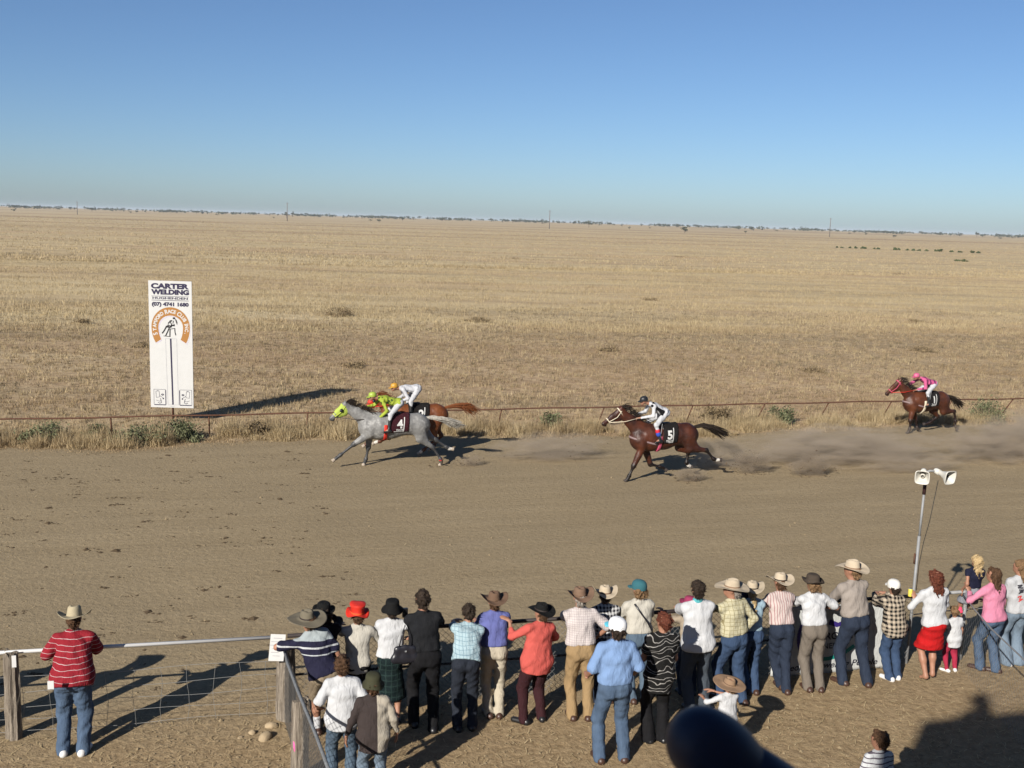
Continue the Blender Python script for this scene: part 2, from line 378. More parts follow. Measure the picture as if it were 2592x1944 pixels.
def vdist(p): return p[:, 0] * FN[0] + p[:, 1] * FN[1]
q = scatter(34.3, 66, 22000, 3, .5); blades('grazed_grass', q, RNG.uniform(.05, .20, len(q)), 9, .018, .07, G_NEAR, 'short grazed dry grass behind the rail', .7, 5)
G_GREY = grassmat('grey_scrub_grass', (.10, .085, .055), (.20, .165, .10), (.33, .27, .16))
q = scatter(34.0, 80, 9000, 13, .33); blades('grey_scrub', q, RNG.uniform(.06, .20, len(q)), 10, .022, .11, G_GREY, 'grey-brown scrubby tufts behind the rail', .8, 15)
q = scatter(34.2, 66, 7000, 17, .8); blades('straw_tufts', q, RNG.uniform(.10, .27, len(q)), 12, .018, .08, G_STRAW, 'pale straw tufts in the grazed ground', .6, 18)
q = scatter(62, 150, 38000, 4, .16, 1.25); blades('standing_grass', q, RNG.uniform(.14, .34, len(q)), 7, .028, .22, G_STRAW, 'pale standing dry grass of the plain', .5, 6)
q = scatter(145, 820, 30000, 8, .05, 2.0); blades('distant_grass', q, RNG.uniform(.2, .42, len(q)), 5, .10 + .0003 * np.maximum(vdist(q) - 200, 0), .4, G_STRAW, 'far pale dry grass', .5, 7)
# verge along the rail: taller, clumped
ncl = 600; cu_ = RNG.uniform(-22, 34, ncl); cv_ = edge_v(cu_) + .15 + np.abs(RNG.normal(0, .85, ncl)); cv_ = np.where(cv_ > 34.4, RNG.uniform(31.7, 34.2, ncl), cv_); crad = RNG.uniform(.10, .34, ncl); chh = RNG.uniform(.18, .66, ncl)
keep = np.flatnonzero(np.sin(cu_ * .9) + np.sin(cu_ * 2.3 + 1) + RNG.normal(0, .35, ncl) > -.75); nv = 7600; ci_ = keep[RNG.integers(0, len(keep), nv)]; rr_ = np.sqrt(RNG.uniform(0, 1, nv)); th_ = RNG.uniform(0, 6.28, nv); uV = cu_[ci_] + np.cos(th_) * rr_ * crad[ci_] * 1.7; vV = np.maximum(cv_[ci_] + np.sin(th_) * rr_ * crad[ci_], edge_v(uV) - .05)
hV = chh[ci_] * (1.08 - .75 * rr_ ** 2) * RNG.uniform(.7, 1.2, nv)
q = np.stack([uV * FD[0] + vV * FN[0], uV * FD[1] + vV * FN[1], np.zeros(nv)], 1); blades('verge_grass', q, np.maximum(hV, .06), 26, .016, .06, G_VERGE, 'long straw coloured grass tussocks along the rusty rail', .75, 9)
nv = 3000; uV = RNG.uniform(-22, 34, nv); vV = edge_v(uV) + RNG.uniform(.1, 3.1, nv); q = np.stack([uV * FD[0] + vV * FN[0], uV * FD[1] + vV * FN[1], np.zeros(nv)], 1); blades('verge_undergrowth', q, RNG.uniform(.05, .18, nv), 14, .014, .10, G_NEAR, 'short brown grass between the verge tussocks', .9, 12)
nv = 2600; uV = RNG.uniform(-22, 34, nv); vV = edge_v(uV) + RNG.normal(0, .22, nv)
q = np.stack([uV * FD[0] + vV * FN[0], uV * FD[1] + vV * FN[1], np.zeros(nv)], 1); blades('edge_grass', q, RNG.uniform(.04, .12, nv), 8, .014, .08, G_NEAR, 'thin dry grass at the edge of the track', .9, 10)

# straw litter, clods and hoof marks on the dirt
def litter(name, n, fn, L, W, mat, label, seed):
    r = np.random.default_rng(seed); p = fn(r, n); n = len(p); th = r.uniform(0, pi, n); l = r.uniform(.3, 1, n) * L; w = r.uniform(.5, 1, n) * W
    d = np.stack([np.cos(th), np.sin(th), r.uniform(-.25, .25, n)], 1); s = np.stack([-np.sin(th), np.cos(th), np.zeros(n)], 1)
    z = np.array([0, 0, .03]) ; c = p + z
    A = c - d * l[:, None] / 2; B = c + d * l[:, None] / 2; s = s * w[:, None] / 2
    V = np.stack([A - s, A + s, B + s, B - s], 1).reshape(-1, 3); V[:, 2] = np.maximum(V[:, 2], .022)
    me = mesh_np(name, V, np.arange(n * 4).reshape(-1, 4), False); at = me.color_attributes.new('tone', 'FLOAT_COLOR', 'POINT'); t = np.repeat(r.uniform(0, 1, n), 4)
    at.data.foreach_set('color', np.stack([t, t, t, t * 0 + 1], 1).astype(np.float32).ravel()); return tag(link(name, me, mat), label, kind='stuff')
def uvp(u, v): return np.stack([u * FD[0] + v * FN[0], u * FD[1] + v * FN[1], np.zeros(len(u))], 1)
litter('straw_litter', 9000, lambda r, n: uvp(r.uniform(-9, 14, n), 9 + 5.0 * r.uniform(0, 1, n) ** .8), .11, .009, G_STRAW, 'dry straw lying on the trampled ground', 21)
litter('track_litter', 1300, lambda r, n: uvp(r.uniform(-16, 26, n), 14 + 17 * r.uniform(0, 1, n) ** 1.4), .09, .010, G_STRAW, 'straw flecks scattered over the track', 22)
q = uvp(RNG.uniform(-9, 9, 3600), RNG.uniform(9, 13.6, 3600)); q = q[(np.sin(q[:, 0] * 2.2) * np.sin(q[:, 1] * 2.6 + q[:, 0]) + RNG.normal(0, .4, len(q))) > .15]
blades('trampled_grass', q, RNG.uniform(.02, .07, len(q)), 9, .008, .06, G_NEAR, 'trampled dry grass in front of the stand', 1.0, 31)
def clods(name, P, size, mat, label, seed, flat=.5):
    r = np.random.default_rng(seed); n = len(P); o = np.array([(1, 0, 0), (0, 1, 0), (-1, 0, 0), (0, -1, 0), (0, 0, 1), (0, 0, -.3)], float)
    f = np.array([(0, 1, 4), (1, 2, 4), (2, 3, 4), (3, 0, 4), (1, 0, 5), (2, 1, 5), (3, 2, 5), (0, 3, 5)])
    s = r.lognormal(0, .45, n)[:, None, None] * size; th = r.uniform(0, pi, n); c, sn = np.cos(th), np.sin(th)
    V = o[None] * s * r.uniform(.6, 1.3, (n, 6, 3)); V[:, :, 2] *= flat
    V = np.stack([V[:, :, 0] * c[:, None] - V[:, :, 1] * sn[:, None], V[:, :, 0] * sn[:, None] + V[:, :, 1] * c[:, None], V[:, :, 2]], -1) + P[:, None, :]
    return tag(link(name, mesh_np(name, V.reshape(-1, 3), (f[None] + np.arange(n)[:, None, None] * 6).reshape(-1, 3), False), mat), label, kind='stuff')
SOIL = plain('turned_soil', (.10, .072, .045), .95, .05, var=.3, scale=20)
SOIL_DRY = plain('dry_soil', (.27, .21, .13), .95, .05, var=.25, scale=20)
r = np.random.default_rng(41); n = 620; u = -14 + 16 * r.uniform(0, 1, n) ** 1.25; v = 14.5 + 16 * r.uniform(0, 1, n)
q = uvp(u, v); q = np.repeat(q, 5, 0) + np.concatenate([r.normal(0, 1, (n * 5, 2)) * (.08, .03), np.zeros((n * 5, 1))], 1); q[:, 2] = .012
clods('hoof_marks', q, .028, SOIL, 'dark hoof-turned clods on the left of the track', 42, .30)
n = 5000; q = uvp(r.uniform(-14, 24, n), 13.5 + 17 * r.uniform(0, 1, n) ** 1.3); q[:, 2] = .012; clods('clods', q, .012, SOIL_DRY, 'small dirt clods strewn over the track', 43, .7)
n = 4200; q = uvp(r.uniform(-8, 9, n), r.uniform(9, 13.8, n)); q[:, 2] = .015; clods('ground_crumbs', q, .012, SOIL_DRY, 'crumbs of dirt on the trampled ground', 44, .7)

# ------------------------------------------------------------------ shrubs and far trees
def leafmat(key, a, b):
    t = NT(key); n = t.noise(3.2, 3, .6, t.obj()); m = t.done(t.mix(t.ramp(n, [(.35, (0, 0, 0)), (.65, (1, 1, 1))]), a, b), .8, .15); return m
LEAF_GREY = leafmat('saltbush_leaf', (.085, .098, .048), (.18, .185, .10)); LEAF_DRY = leafmat('dry_bush_leaf', (.15, .11, .06), (.28, .21, .12))
LEAF_FAR = leafmat('far_tree_leaf', (.045, .055, .035), (.085, .095, .06)); LEAF_GREEN = leafmat('green_shrub_leaf', (.05, .07, .03), (.09, .115, .045))
BARK = plain('bark', (.16, .12, .09), .9, .1, var=.3, scale=15, bump=.5, bscale=30)
def foliage(n, rx, ry, rz, cz, leaf, clumps, seed):
    r = np.random.default_rng(seed); cl = r.normal(0, 1, (clumps, 3)); cl /= np.linalg.norm(cl, axis=1)[:, None]; cl *= r.uniform(.35, 1., (clumps, 1)) * np.array([rx, ry, rz]); cl[:, 2] = np.abs(cl[:, 2]) * 1.0 if cz == 0 else cl[:, 2]
    p = cl[r.integers(0, clumps, n)] + r.normal(0, 1, (n, 3)) * np.array([rx, ry, rz]) * .17; p[:, 2] = np.maximum(p[:, 2] + cz, .01)
    a = r.normal(0, 1, (n, 3)); a /= np.linalg.norm(a, axis=1)[:, None]; b = r.normal(0, 1, (n, 3)); b -= a * (a * b).sum(1)[:, None]; b /= np.linalg.norm(b, axis=1)[:, None]
    l = leaf * r.uniform(.5, 1.3, (n, 1)); V = np.stack([p - a * l, p + b * l * .45, p + a * l, p - b * l * .45], 1).reshape(-1, 3)
    return mesh_np('foliage', V, np.arange(n * 4).reshape(-1, 4), False)
def bush(x, y, w, h, mat, label, group, seed, name='shrub', n=1100):
    r = random.Random(seed); e = thing(name, (x, y, 0), r.uniform(0, 6), label, 'shrub', group)
    link('foliage', foliage(n * 2, w / 2, w * .42, h * .85, 0, .045, 22, seed), mat, e)
    m = MB()
    for k in range(6):
        a = r.uniform(0, 6.3); m.tube([(0, 0, -.02), (cos(a) * w * .15, sin(a) * w * .15, h * .35), (cos(a) * w * .32, sin(a) * w * .32, h * .75)], [.014, .009, .004], 5)
    m.build('stem', BARK, e); return e
for i, (x, y, w, h, mm, lb) in enumerate([(-13.3, 30.0, 1.5, .62, LEAF_GREY, 'grey-green saltbush at the far left of the rail'), (-11.9, 30.3, .9, .42, LEAF_GREY, 'small grey-green bush between the left rail posts'),
    (-10.5, 30.2, 1.9, .66, LEAF_GREY, 'widest grey-green bush in front of the winning post'), (-9.55, 30.7, 1.3, .6, LEAF_GREY, 'grey-green bush right of the winning post foot'), (1.25, 33.8, 1.0, .62, LEAF_GREY, 'dark green bush left of the bay horse numbered five'),
    (9.3, 36.2, 1.15, .65, LEAF_GREY, 'grey-green bush on the verge between two leaning rail posts'), (16.9, 37.6, 1.9, .85, LEAF_GREY, 'large green bush in the dust at the right of the verge'), (-7.6, 31.6, .8, .5, LEAF_DRY, 'brown dry bush on the verge right of the board'),
    (6.9, 36.0, 1.3, .7, LEAF_DRY, 'brown dry bush behind the number five horse tail'), (-11.5, 71.4, 2.6, .6, LEAF_DRY, 'brown bush alone in the field right of the board'), (-2.4, 70.2, 2.0, .35, LEAF_DRY, 'low brown patch of scrub in the middle field')]):
    bush(x, y, w, h, mm, lb, None, 100 + i)
for i, (x, y, w) in enumerate([(-18., 52, 1.5), (-7, 47, 1.2), (5, 56, 1.3), (14, 50, 1.5), (23, 60, 1.6), (-25, 62, 1.4), (30, 80, 2), (-30, 90, 2.2), (12, 95, 2.), (60, 170, 3.2), (-50, 160, 3), (0, 190, 3.4), (35, 230, 3.4)]):
    bush(x, y, w, .32, LEAF_DRY, 'low dry scrub clump scattered in the plain', 'scrub clumps in the plain', 140 + i, n=350)
# trees along the horizon
r_ = np.random.default_rng(91); n_ = 700; y_ = r_.uniform(1700, 2700, n_); a_ = r_.uniform(-.56, .58, n_); a_ = np.where(np.sin(a_ * 40) + np.sin(a_ * 97 + 1) + r_.normal(0, .6, n_) > -.3, a_, a_ + .035); x_ = a_ * y_
P_ = np.stack([x_, y_, ground_z(x_, y_)], 1); P_ = np.repeat(P_, 16, 0) + r_.normal(0, 1, (n_ * 16, 3)) * (2.0, 2.0, 1.0) * np.repeat(r_.uniform(.5, 1.3, n_), 16)[:, None] + (0, 0, 2.2)
d_ = r_.normal(0, 1, (n_ * 16, 2, 3)) * .8; V_ = np.stack([P_ - d_[:, 0], P_ + d_[:, 1], P_ + d_[:, 0], P_ - d_[:, 1]], 1).reshape(-1, 3)
tag(link('far_woodland', mesh_np('far_woodland', V_, np.arange(n_ * 64).reshape(-1, 4), False), LEAF_FAR), 'thin line of far scrub along the horizon', kind='stuff')
def tree_proto(seed, w, h):
    r = random.Random(seed); e = thing('far_tree', (0, 0, 0), 0, 'small dark tree on the horizon', 'tree', 'trees along the horizon')
    link('crown', foliage(160, w / 2, w / 2, h * .30, h * .66, .75, 9, seed), LEAF_FAR, e)
    m = MB(); m.tube([(0, 0, -.3), (r.uniform(-.2, .2), 0, h * .35), (r.uniform(-.5, .5), 0, h * .62)], [.22, .16, .1], 5)
    for k in (-1, 1): m.tube([(0, 0, h * .33), (k * w * .22, r.uniform(-.5, .5), h * .62)], [.12, .05], 5)
    m.build('trunk', BARK, e); return e
def copy_thing(src, loc, rot, sc):
    c = src.copy(); COL.objects.link(c); c.location = loc; c.rotation_euler = (0, 0, rot); c.scale = sc
    for ch in src.children:
        d = ch.copy(); COL.objects.link(d); d.parent = c
    return c
protos = [tree_proto(60 + i, w, h) for i, (w, h) in enumerate([(7, 6), (9, 6.5), (6, 7.5), (11, 6), (8, 5)])]
r = random.Random(5); first = set()
def put_tree(x, y, k, s):
    loc = (x, y, float(ground_z(np.float64(x), np.float64(y))))
    if k not in first:
        first.add(k); o = protos[k]; o.location = loc; o.scale = (s, s, s); return o
    return copy_thing(protos[k], loc, r.uniform(0, 6.3), (s, s, s * r.uniform(.8, 1.15)))
for i in range(255):
    y = r.uniform(1500, 2350); a = r.uniform(-.52, .54); 
    if r.random() < .4: a = round(a * 14) / 14 + r.gauss(0, .012)
    put_tree(a * y, y, r.randrange(5), r.uniform(.35, .95))
for i in range(26):
    y = r.uniform(900, 1500); put_tree(r.uniform(-.5, .54) * y, y, r.randrange(5), r.uniform(.35, .6))
for a, y, k, s, lb in [(.0665, 1150, 3, 1.05, 'tallest spreading tree on the horizon right of the centre pole'), (-.212, 1250, 2, 1.1, 'tree standing right of the left-centre power pole'), (.155, 900, 4, 1.0, 'round dark bush-like tree right of the horizon centre'), (-.105, 1300, 0, .9, 'thin lone tree left of the horizon centre')]:
    o = put_tree(a * y, y, k, s); tag(o, lb, 'tree')
r = random.Random(15)
for i in range(22):
    t = i / 21 + r.uniform(-.02, .02)
    if .36 < t < .44: continue
    x = 122 + 42 * t; y = 415 - 30 * t
    o = thing('green_shrub', (x, y, 0), 0, 'small bright green shrub in the row on the right plain', 'shrub', 'row of green shrubs on the plain'); s = r.uniform(.5, 1.)
    link('foliage', foliage(70, 1.1 * s, .8 * s, .9 * s, 0, .4, 6, 300 + i), LEAF_GREEN, o)
o = thing('green_shrub', (107.7, 262, 0), 0, 'lone low green shrub nearer than the row at right', 'shrub'); link('foliage', foliage(160, 1.7, 1, .55, 0, .3, 7, 340), LEAF_GREEN, o)
POLE_M = plain('weathered_timber_pole', (.17, .15, .135), .9)
for i, (a, y, h, lb) in enumerate([(-.405, 1000, 12, 'leftmost thin power pole on the horizon'), (-.2115, 900, 15.5, 'thin power pole left of centre beside a tree'), (.0302, 880, 15, 'thin power pole near the centre of the horizon'), (.2885, 900, 15.5, 'thin power pole at the right of the horizon')]):
    x = a * y; z = float(ground_z(np.float64(x), np.float64(y))); e = thing('power_pole', (x, y, z), 0, lb, 'pole', 'power poles along the horizon')
    m = MB(); m.tube([(0, 0, -1), (0, 0, h)], [.34, .26], 7); m.build('pole', POLE_M, e); m = MB(); m.box((0, -.2, h - .7), (2.2, .14, .16)); m.build('crossarm', POLE_M, e)

# ------------------------------------------------------------------ rails and fences
def timber_mat():
    t = NT('grey_split_timber'); o = t.obj(); g = t.noise(9, 5, .7, t.vscale(o, (4, 4, .35)), .4)
    t.bump(g, .9, .05); return t.done(t.mix(t.ramp(g, [(.32, (0, 0, 0)), (.66, (1, 1, 1))]), (.10, .08, .062), (.36, .31, .25)), .95, .06)
RUST = plain('rusty_pipe', (.13, .062, .038), .85, .2, var=.45, scale=6, bump=.3, bscale=60)
WHITE = plain('white_paint', (.66, .66, .65), .5, .4, var=.08, scale=5)
GALV = plain('galvanised_pipe', (.28, .285, .29), .65, .35, .1, var=.25, scale=8)
DARKRAIL = plain('dark_brown_pipe', (.035, .026, .024), .6, .35, var=.3)
WIRE = plain('wire', (.34, .34, .33), .5, .5, .5)
WIRE_D = plain('weathered_wire', (.20, .195, .185), .6, .4, .4)
TIMBER = timber_mat()
fe = thing('rusty_rail_fence', (0, 33.3, 0), 0, 'rusty running rail on leaning posts along the far side of the track', 'fence')
def rail_pt(x): return 29.99 + (x + 11.38) * .2879
xs_ = [-26, -17.5, -14.25, -11.38, -8.8, -6.07, -3.1, -.3, 3.0, 6.0, 8.55, 10.9, 13.3, 15.7, 18.2, 20.8, 26]
m = MB(); m.tube([(x, rail_pt(x) - 33.3, .75 + .012 * sin(x * 1.7)) for x in np.linspace(-28, 28, 60)], .025, 7); m.build('rail', RUST, fe)
for x in xs_:
    dx = -.25 * .62; dy = .97 * .62; w = random.uniform(-.05, .05)
    m = MB(); m.tube([(x, rail_pt(x) - 33.3, .75), (x + dx + w, rail_pt(x) + dy - 33.3, -.1)], .022, 6); m.build('post', RUST, fe)

def timber_post(parent, x, y, h, rad, seed, lean=(0, 0)):
    r = np.random.default_rng(seed); n = 18; V = []; zs = np.linspace(-.1, h, 9); rr = rad * (1 + .07 * r.normal(0, 1, n)); rr[r.integers(0, n, 3)] *= .84
    for k, z in enumerate(zs):
        for j in range(n):
            t = 2 * pi * j / n; q = rr[j] * (1.08 - .12 * z / h + .04 * r.normal()); V.append((x + q * cos(t) + lean[0] * z, y + q * sin(t) + lean[1] * z, z + (.03 * r.normal() if k == 8 else 0)))
    f = [(k * n + j, k * n + (j + 1) % n, (k + 1) * n + (j + 1) % n, (k + 1) * n + j) for k in range(8) for j in range(n)]
    me = bpy.data.meshes.new('post'); me.from_pydata(V, [], f + [tuple(8 * n + j for j in range(n))]); me.update(); return link('post', me, TIMBER, parent)
def chain_link(name, parent, a, b, z0, z1, pitch, rad, mat, sag=0.):
    a = Vector((*a, 0)); b = Vector((*b, 0)); L = (b - a).length; d = (b - a).normalized(); H = z1 - z0; m = MB()
    nrm = Vector((-d.y, d.x, 0)); n = int((L + H) / pitch)
    for sgn in (1, -1):
        for i in range(n):
            s0 = -H + i * pitch if sgn > 0 else i * pitch
            p0 = [s0, z0]; p1 = [s0 + sgn * H, z1]
            def clip(p, q, lim):
                if (p[0] - lim) * (q[0] - lim) < 0:
                    t = (lim - p[0]) / (q[0] - p[0]); return [lim, p[1] + t * (q[1] - p[1])]
                return None
            if max(p0[0], p1[0]) <= 0 or min(p0[0], p1[0]) >= L: continue
            for lim, f in ((0, lambda v: v < 0), (L, lambda v: v > L)):
                c = clip(p0, p1, lim)
                if c:
                    if f(p0[0]): p0 = c
                    else: p1 = c
            P = [a + d * p[0] + Vector((0, 0, p[1])) + nrm * (.002 * sgn) for p in (p0, p1)]
            if (P[1] - P[0]).length > .02: m.tube(P, rad, 3, False, False)
    o = m.build(name, mat, parent); o['kind'] = 'stuff'; return o
# left: white pipe rail with wire netting
fe = thing('pipe_rail_fence', (0, 0, 0), 0, 'white pipe rail on timber posts with wire netting at left', 'fence')
m = MB(); m.tube([(-9.5, fence_y(-9.5), 1.13), (-6.11, fence_y(-6.11), 1.13), (-3.0, fence_y(-3.0) - .02, 1.11)], .024, 10); m.build('rail', WHITE, fe)
timber_post(fe, -6.10, 12.60, 1.12, .085, 3); timber_post(fe, -9.4, 11.8, 1.12, .085, 4)
m = MB(); m.box((-6.03, 12.53, 1.06), (.05, .012, .15), .25); m.build('tag', WHITE, fe)
for z in (.08, .25, .42, .60, .80):
    m = MB(); m.tube([(x, fence_y(x) - .03, z + .015 * sin(x * 3 + z * 9)) for x in np.linspace(-9.4, -2.9, 24)], .0032, 4, False); m.build('netting_wire', WIRE, fe)
for i in range(20):
    x = -9.2 + i * .32
    m = MB(); m.tube([(x + .02 * sin(i * 2.3 + z * 8), fence_y(x) - .032, z) for z in (.05, .25, .42, .6, .8)], .0028, 4, False); m.build('netting_stay', WIRE, fe)
# corner and side fence coming towards the stand
fe = thing('side_chain_fence', (0, 0, 0), 0, 'chain-link side fence with grey cable and rough timber posts', 'fence')
timber_post(fe, -2.86, 13.36, 1.06, .12, 7); timber_post(fe, -2.36, 11.78, 1.0, .10, 8, (.02, .0)); timber_post(fe, -1.7, 10.0, 1.0, .10, 9)
SP = [(-2.86, 13.2, 1.10), (-2.66, 12.55, 1.12), (-2.38, 11.78, 1.13), (-1.95, 10.65, 1.14), (-1.5, 9.4, 1.14)]
m = MB(); m.tube(SP, .02, 10); m.build('top_cable', plain('grey_cable', (.17, .18, .19), .75, .15, var=.45, scale=30, bump=.6, bscale=60), fe)
chain_link('wire_mesh', fe, (-2.84, 13.2), (-1.5, 9.4), .03, 1.10, .085, .0028, WIRE_D)
for k, (x, y, s) in enumerate([(-3.04, 13.10, .10), (-3.02, 12.78, .11), (-3.18, 12.90, .06), (-3.3, 12.80, .045)]):
    V, Q = skin([C((0, 0, 0), (s * .8, .02, 0), s * .55, s * .45), C((s * .2, s * .2, 0), (s * .5, -s * .2, s * .15), s * .4)], vox=.02, k=.03, noise=(.02, 9), seed=k, smooth=0)
    o = link('rock', mesh_np('rock', V, Q, False), plain('pale_sandstone', (.40, .31, .20), .95, .05, var=.25)); o.location = (x, y, s * .15); o.rotation_euler = (0, 0, k * 1.1)
    tag(o, ['squarish pale rock at the foot of the corner post', 'flat pale rock in front of the corner post', 'small pale rock left of the corner post rocks', 'smallest pale stone left of the corner post'][k], 'rock')
m = MB(); m.box((0, 0, 0), (.19, .006, .34)); o = m.build('notice_sheet', WHITE); o.location = (-2.93, 13.17, 1.07); o.rotation_euler = (radians(-12), radians(6), .25); tag(o, 'white paper notice fixed on the corner post', 'notice')
m = MB()
for k in range(6): m.box((random.uniform(-.03, .0), -.005, .12 - .045 * k), (random.uniform(.08, .13), .002, .006))
m.build('print_line', plain('grey_print', (.35, .35, .38), .8), o)
m = MB(); m.tube([(-2.42, 11.75, .62), (-2.40, 11.70, .50), (-2.39, 11.69, .36)], [.012, .022, .01], 6); tag(m.build('ribbon', plain('pink_ribbon', (.75, .12, .35), .6)), 'pink ribbon tied on the side fence', 'ribbon')
# middle: dark rail with chain-link
fe = thing('track_fence', (0, 0, 0), 0, 'dark rail and chain-link fence that the crowd leans on', 'fence')
m = MB(); m.tube([(-2.86, fence_y(-2.86), 1.11), (6.2, fence_y(6.2), 1.11)], .028, 10); m.build('rail', DARKRAIL, fe)
m = MB(); m.tube([(-2.86, fence_y(-2.86) + .01, .56), (6.2, fence_y(6.2) + .01, .56)], .018, 8); m.build('middle_rail', DARKRAIL, fe)
for x in (-.95, .95, 2.7, 4.4):
    m = MB(); m.tube([(x, fence_y(x), -.1), (x, fence_y(x), 1.11)], .03, 8); m.build('post', DARKRAIL, fe)
chain_link('wire_mesh', fe, (-2.8, fence_y(-2.8) - .03), (6.2, fence_y(6.2) - .03), .03, 1.09, .085, .0026, WIRE_D)
fe = thing('galvanised_rail_fence', (0, 0, 0), 0, 'grey galvanised pipe rail fence right of the speaker pole', 'fence')
m = MB(); m.tube([(6.2, fence_y(6.2), 1.12), (11.5, fence_y(11.5), 1.15)], .026, 10); m.build('rail', GALV, fe)
m = MB(); m.tube([(6.2, fence_y(6.2) + .02, .80), (7.0, fence_y(7.0) + .02, .83), (11.5, fence_y(11.5), .8)], .008, 6); m.build('middle_wire', WIRE, fe)
for x in (7.15, 9.4, 11.4):
    m = MB(); m.tube([(x, fence_y(x) + .03, -.1), (x, fence_y(x) + .03, 1.12)], .028, 8); m.build('post', GALV, fe)
fe = thing('side_chain_fence', (0, 0, 0), 0, 'slack chain-link side fence with steel cable at right edge', 'fence')
RP = [(7.02, 15.85, 1.12), (6.98, 15.3, 1.08), (6.92, 14.6, 1.06), (6.86, 13.6, 1.08), (6.7, 12.2, 1.1), (6.5, 10.2, 1.1)]
m = MB(); m.tube(RP, .011, 8); m.build('top_cable', WIRE, fe)
chain_link('wire_mesh', fe, (7.02, 15.85), (6.5, 10.2), .03, 1.06, .12, .0012, WIRE)
m = MB(); m.tube([(6.5, 10.2, -.1), (6.5, 10.2, 1.15)], .03, 8); m.build('post', GALV, fe)

# ------------------------------------------------------------------ flat print helpers
def text_mesh(s, size, sx=1., bold=0., align='CENTER', shear=0.):
    cu = bpy.data.curves.new('text', 'FONT'); cu.body = s; cu.size = size; cu.align_x = align; cu.offset = bold; cu.shear = shear; cu.resolution_u = 4; cu.fill_mode = 'FRONT'
    o = bpy.data.objects.new('text', cu); COL.objects.link(o); dg = bpy.context.evaluated_depsgraph_get(); dg.update()
    me = bpy.data.meshes.new_from_object(o.evaluated_get(dg)); bpy.data.objects.remove(o); bpy.data.curves.remove(cu)
    for v in me.vertices: v.co.x *= sx
    return me
def write(s, size, mat, parent, x, y, z, sx=1., bold=0., width=None, rot=0., name='lettering', align='CENTER', shear=0.):
    """text standing in the parent's XZ plane, facing -Y"""
    me = text_mesh(s, size, sx, bold, align, shear)
    if width:
        xs = [v.co.x for v in me.vertices]; k = width / (max(xs) - min(xs)); c = (max(xs) + min(xs)) / 2
        for v in me.vertices: v.co.x = (v.co.x - c) * k
    for v in me.vertices:
        a, b = v.co.x, v.co.y; a, b = a * cos(rot) - b * sin(rot), a * sin(rot) + b * cos(rot); v.co = (x + a, y, z + b)
    return link(name, me, mat, parent)
def flat(name, polys, mat, parent, y):
    m = MB()
    for p in polys: m.add([(a, y, b) for a, b in p], [list(range(len(p)))])
    return m.build(name, mat, parent)
def rect(x0, z0, x1, z1): return [(x0, z0), (x1, z0), (x1, z1), (x0, z1)]
def strip(pts, w):
    out = []
    for (a, b) in zip(pts[:-1], pts[1:]):
        dx, dz = b[0] - a[0], b[1] - a[1]; l = sqrt(dx * dx + dz * dz) + 1e-9; nx, nz = -dz / l * w / 2, dx / l * w / 2
        out.append([(a[0] - nx, a[1] - nz), (b[0] - nx, b[1] - nz), (b[0] + nx, b[1] + nz), (a[0] + nx, a[1] + nz)])
    return out

# ------------------------------------------------------------------ winning post board
NAVY = plain('navy_print', (.02, .016, .05), .6); BLACK = plain('black_print', (.012, .012, .014), .6); OCHRE = plain('ochre_print', (.34, .155, .035), .6, var=.1)
LILAC = plain('pale_lilac_print', (.50, .46, .56), .6); SIGNW = plain('sign_white', (.53, .53, .52), .5, .35, var=.07, scale=3); GREYP = plain('grey_print', (.35, .35, .38), .8)
sg = thing('winning_post_board', (-10.70, 33.36, 0), 0, 'tall white winning post board with race club horseshoe emblem', 'sign')
BW, BB, BT = 1.345, .46, 4.45
m = MB(); m.box((0, 0, (BB + BT) / 2), (BW, .03, BT - BB)); m.build('board', SIGNW, sg)
m = MB(); m.tube([(.0, .05, -.1), (.0, .05, 2.2)], .035, 8); m.build('post', RUST, sg)
m = MB(); m.box((0, .035, 1.3), (1.2, .035, .05)); m.box((0, .035, 3.4), (1.2, .035, .05)); m.build('brace', RUST, sg)
yf = -.0185
def zz_(py): return BT - (py - 130) / (1455 - 130) * (BT - BB)
def xx_(px): return (px - 387) / 455 * BW
write('CARTER', .21, NAVY, sg, 0, yf, zz_(208), bold=.013, width=1.18); write('WELDING', .20, NAVY, sg, 0, yf, zz_(268), bold=.013, width=1.18)
flat('rule_line', [rect(-.58, zz_(291), .58, zz_(287)), rect(-.58, zz_(334), .58, zz_(329))], NAVY, sg, yf)
write('HUGHENDEN', .095, NAVY, sg, 0, yf, zz_(319), bold=.003, width=1.10); write('(07) 4741 1680', .15, NAVY, sg, 0, yf, zz_(388), bold=.009, width=1.15)
# horseshoe
def shoe(k, dx=0., dz=0., n=40):
    cx, cz = .0 + dx, zz_(610) + dz; P = []; Q_ = []
    for i in range(n + 1):
        a = radians(-38) + (radians(218) - radians(-38)) * i / n
        ro = .60; ri = .385
        X = cos(a); Z = sin(a); zo = (.63 if Z > 0 else .80); zi = (.37 if Z > 0 else .62)
        P.append((cx + ro * X * k, cz + zo * Z)); Q_.append((cx + ri * X * k, cz + zi * Z))
    return [[P[i], P[i + 1], Q_[i + 1], Q_[i]] for i in range(n)]
flat('emblem_shadow', shoe(1, .03, -.035), LILAC, sg, yf + .0015); flat('emblem_rim', shoe(1.02, .012, -.012), SIGNW, sg, yf + .0005); flat('horseshoe_emblem', shoe(1), OCHRE, sg, yf - .001)
txt = 'STAMFORD RACE CLUB INC.'; big = {0, 9, 14, 19}
a = 203.
wd = {' ': 6., 'I': 6., '.': 6., 'M': 12.5, 'L': 8.5, 'F': 8.5, 'E': 8.5}
tot = sum(wd.get(ch, 10.) * (1.15 if i in big else 1) for i, ch in enumerate(txt)); k_ = (203 + 18) / tot
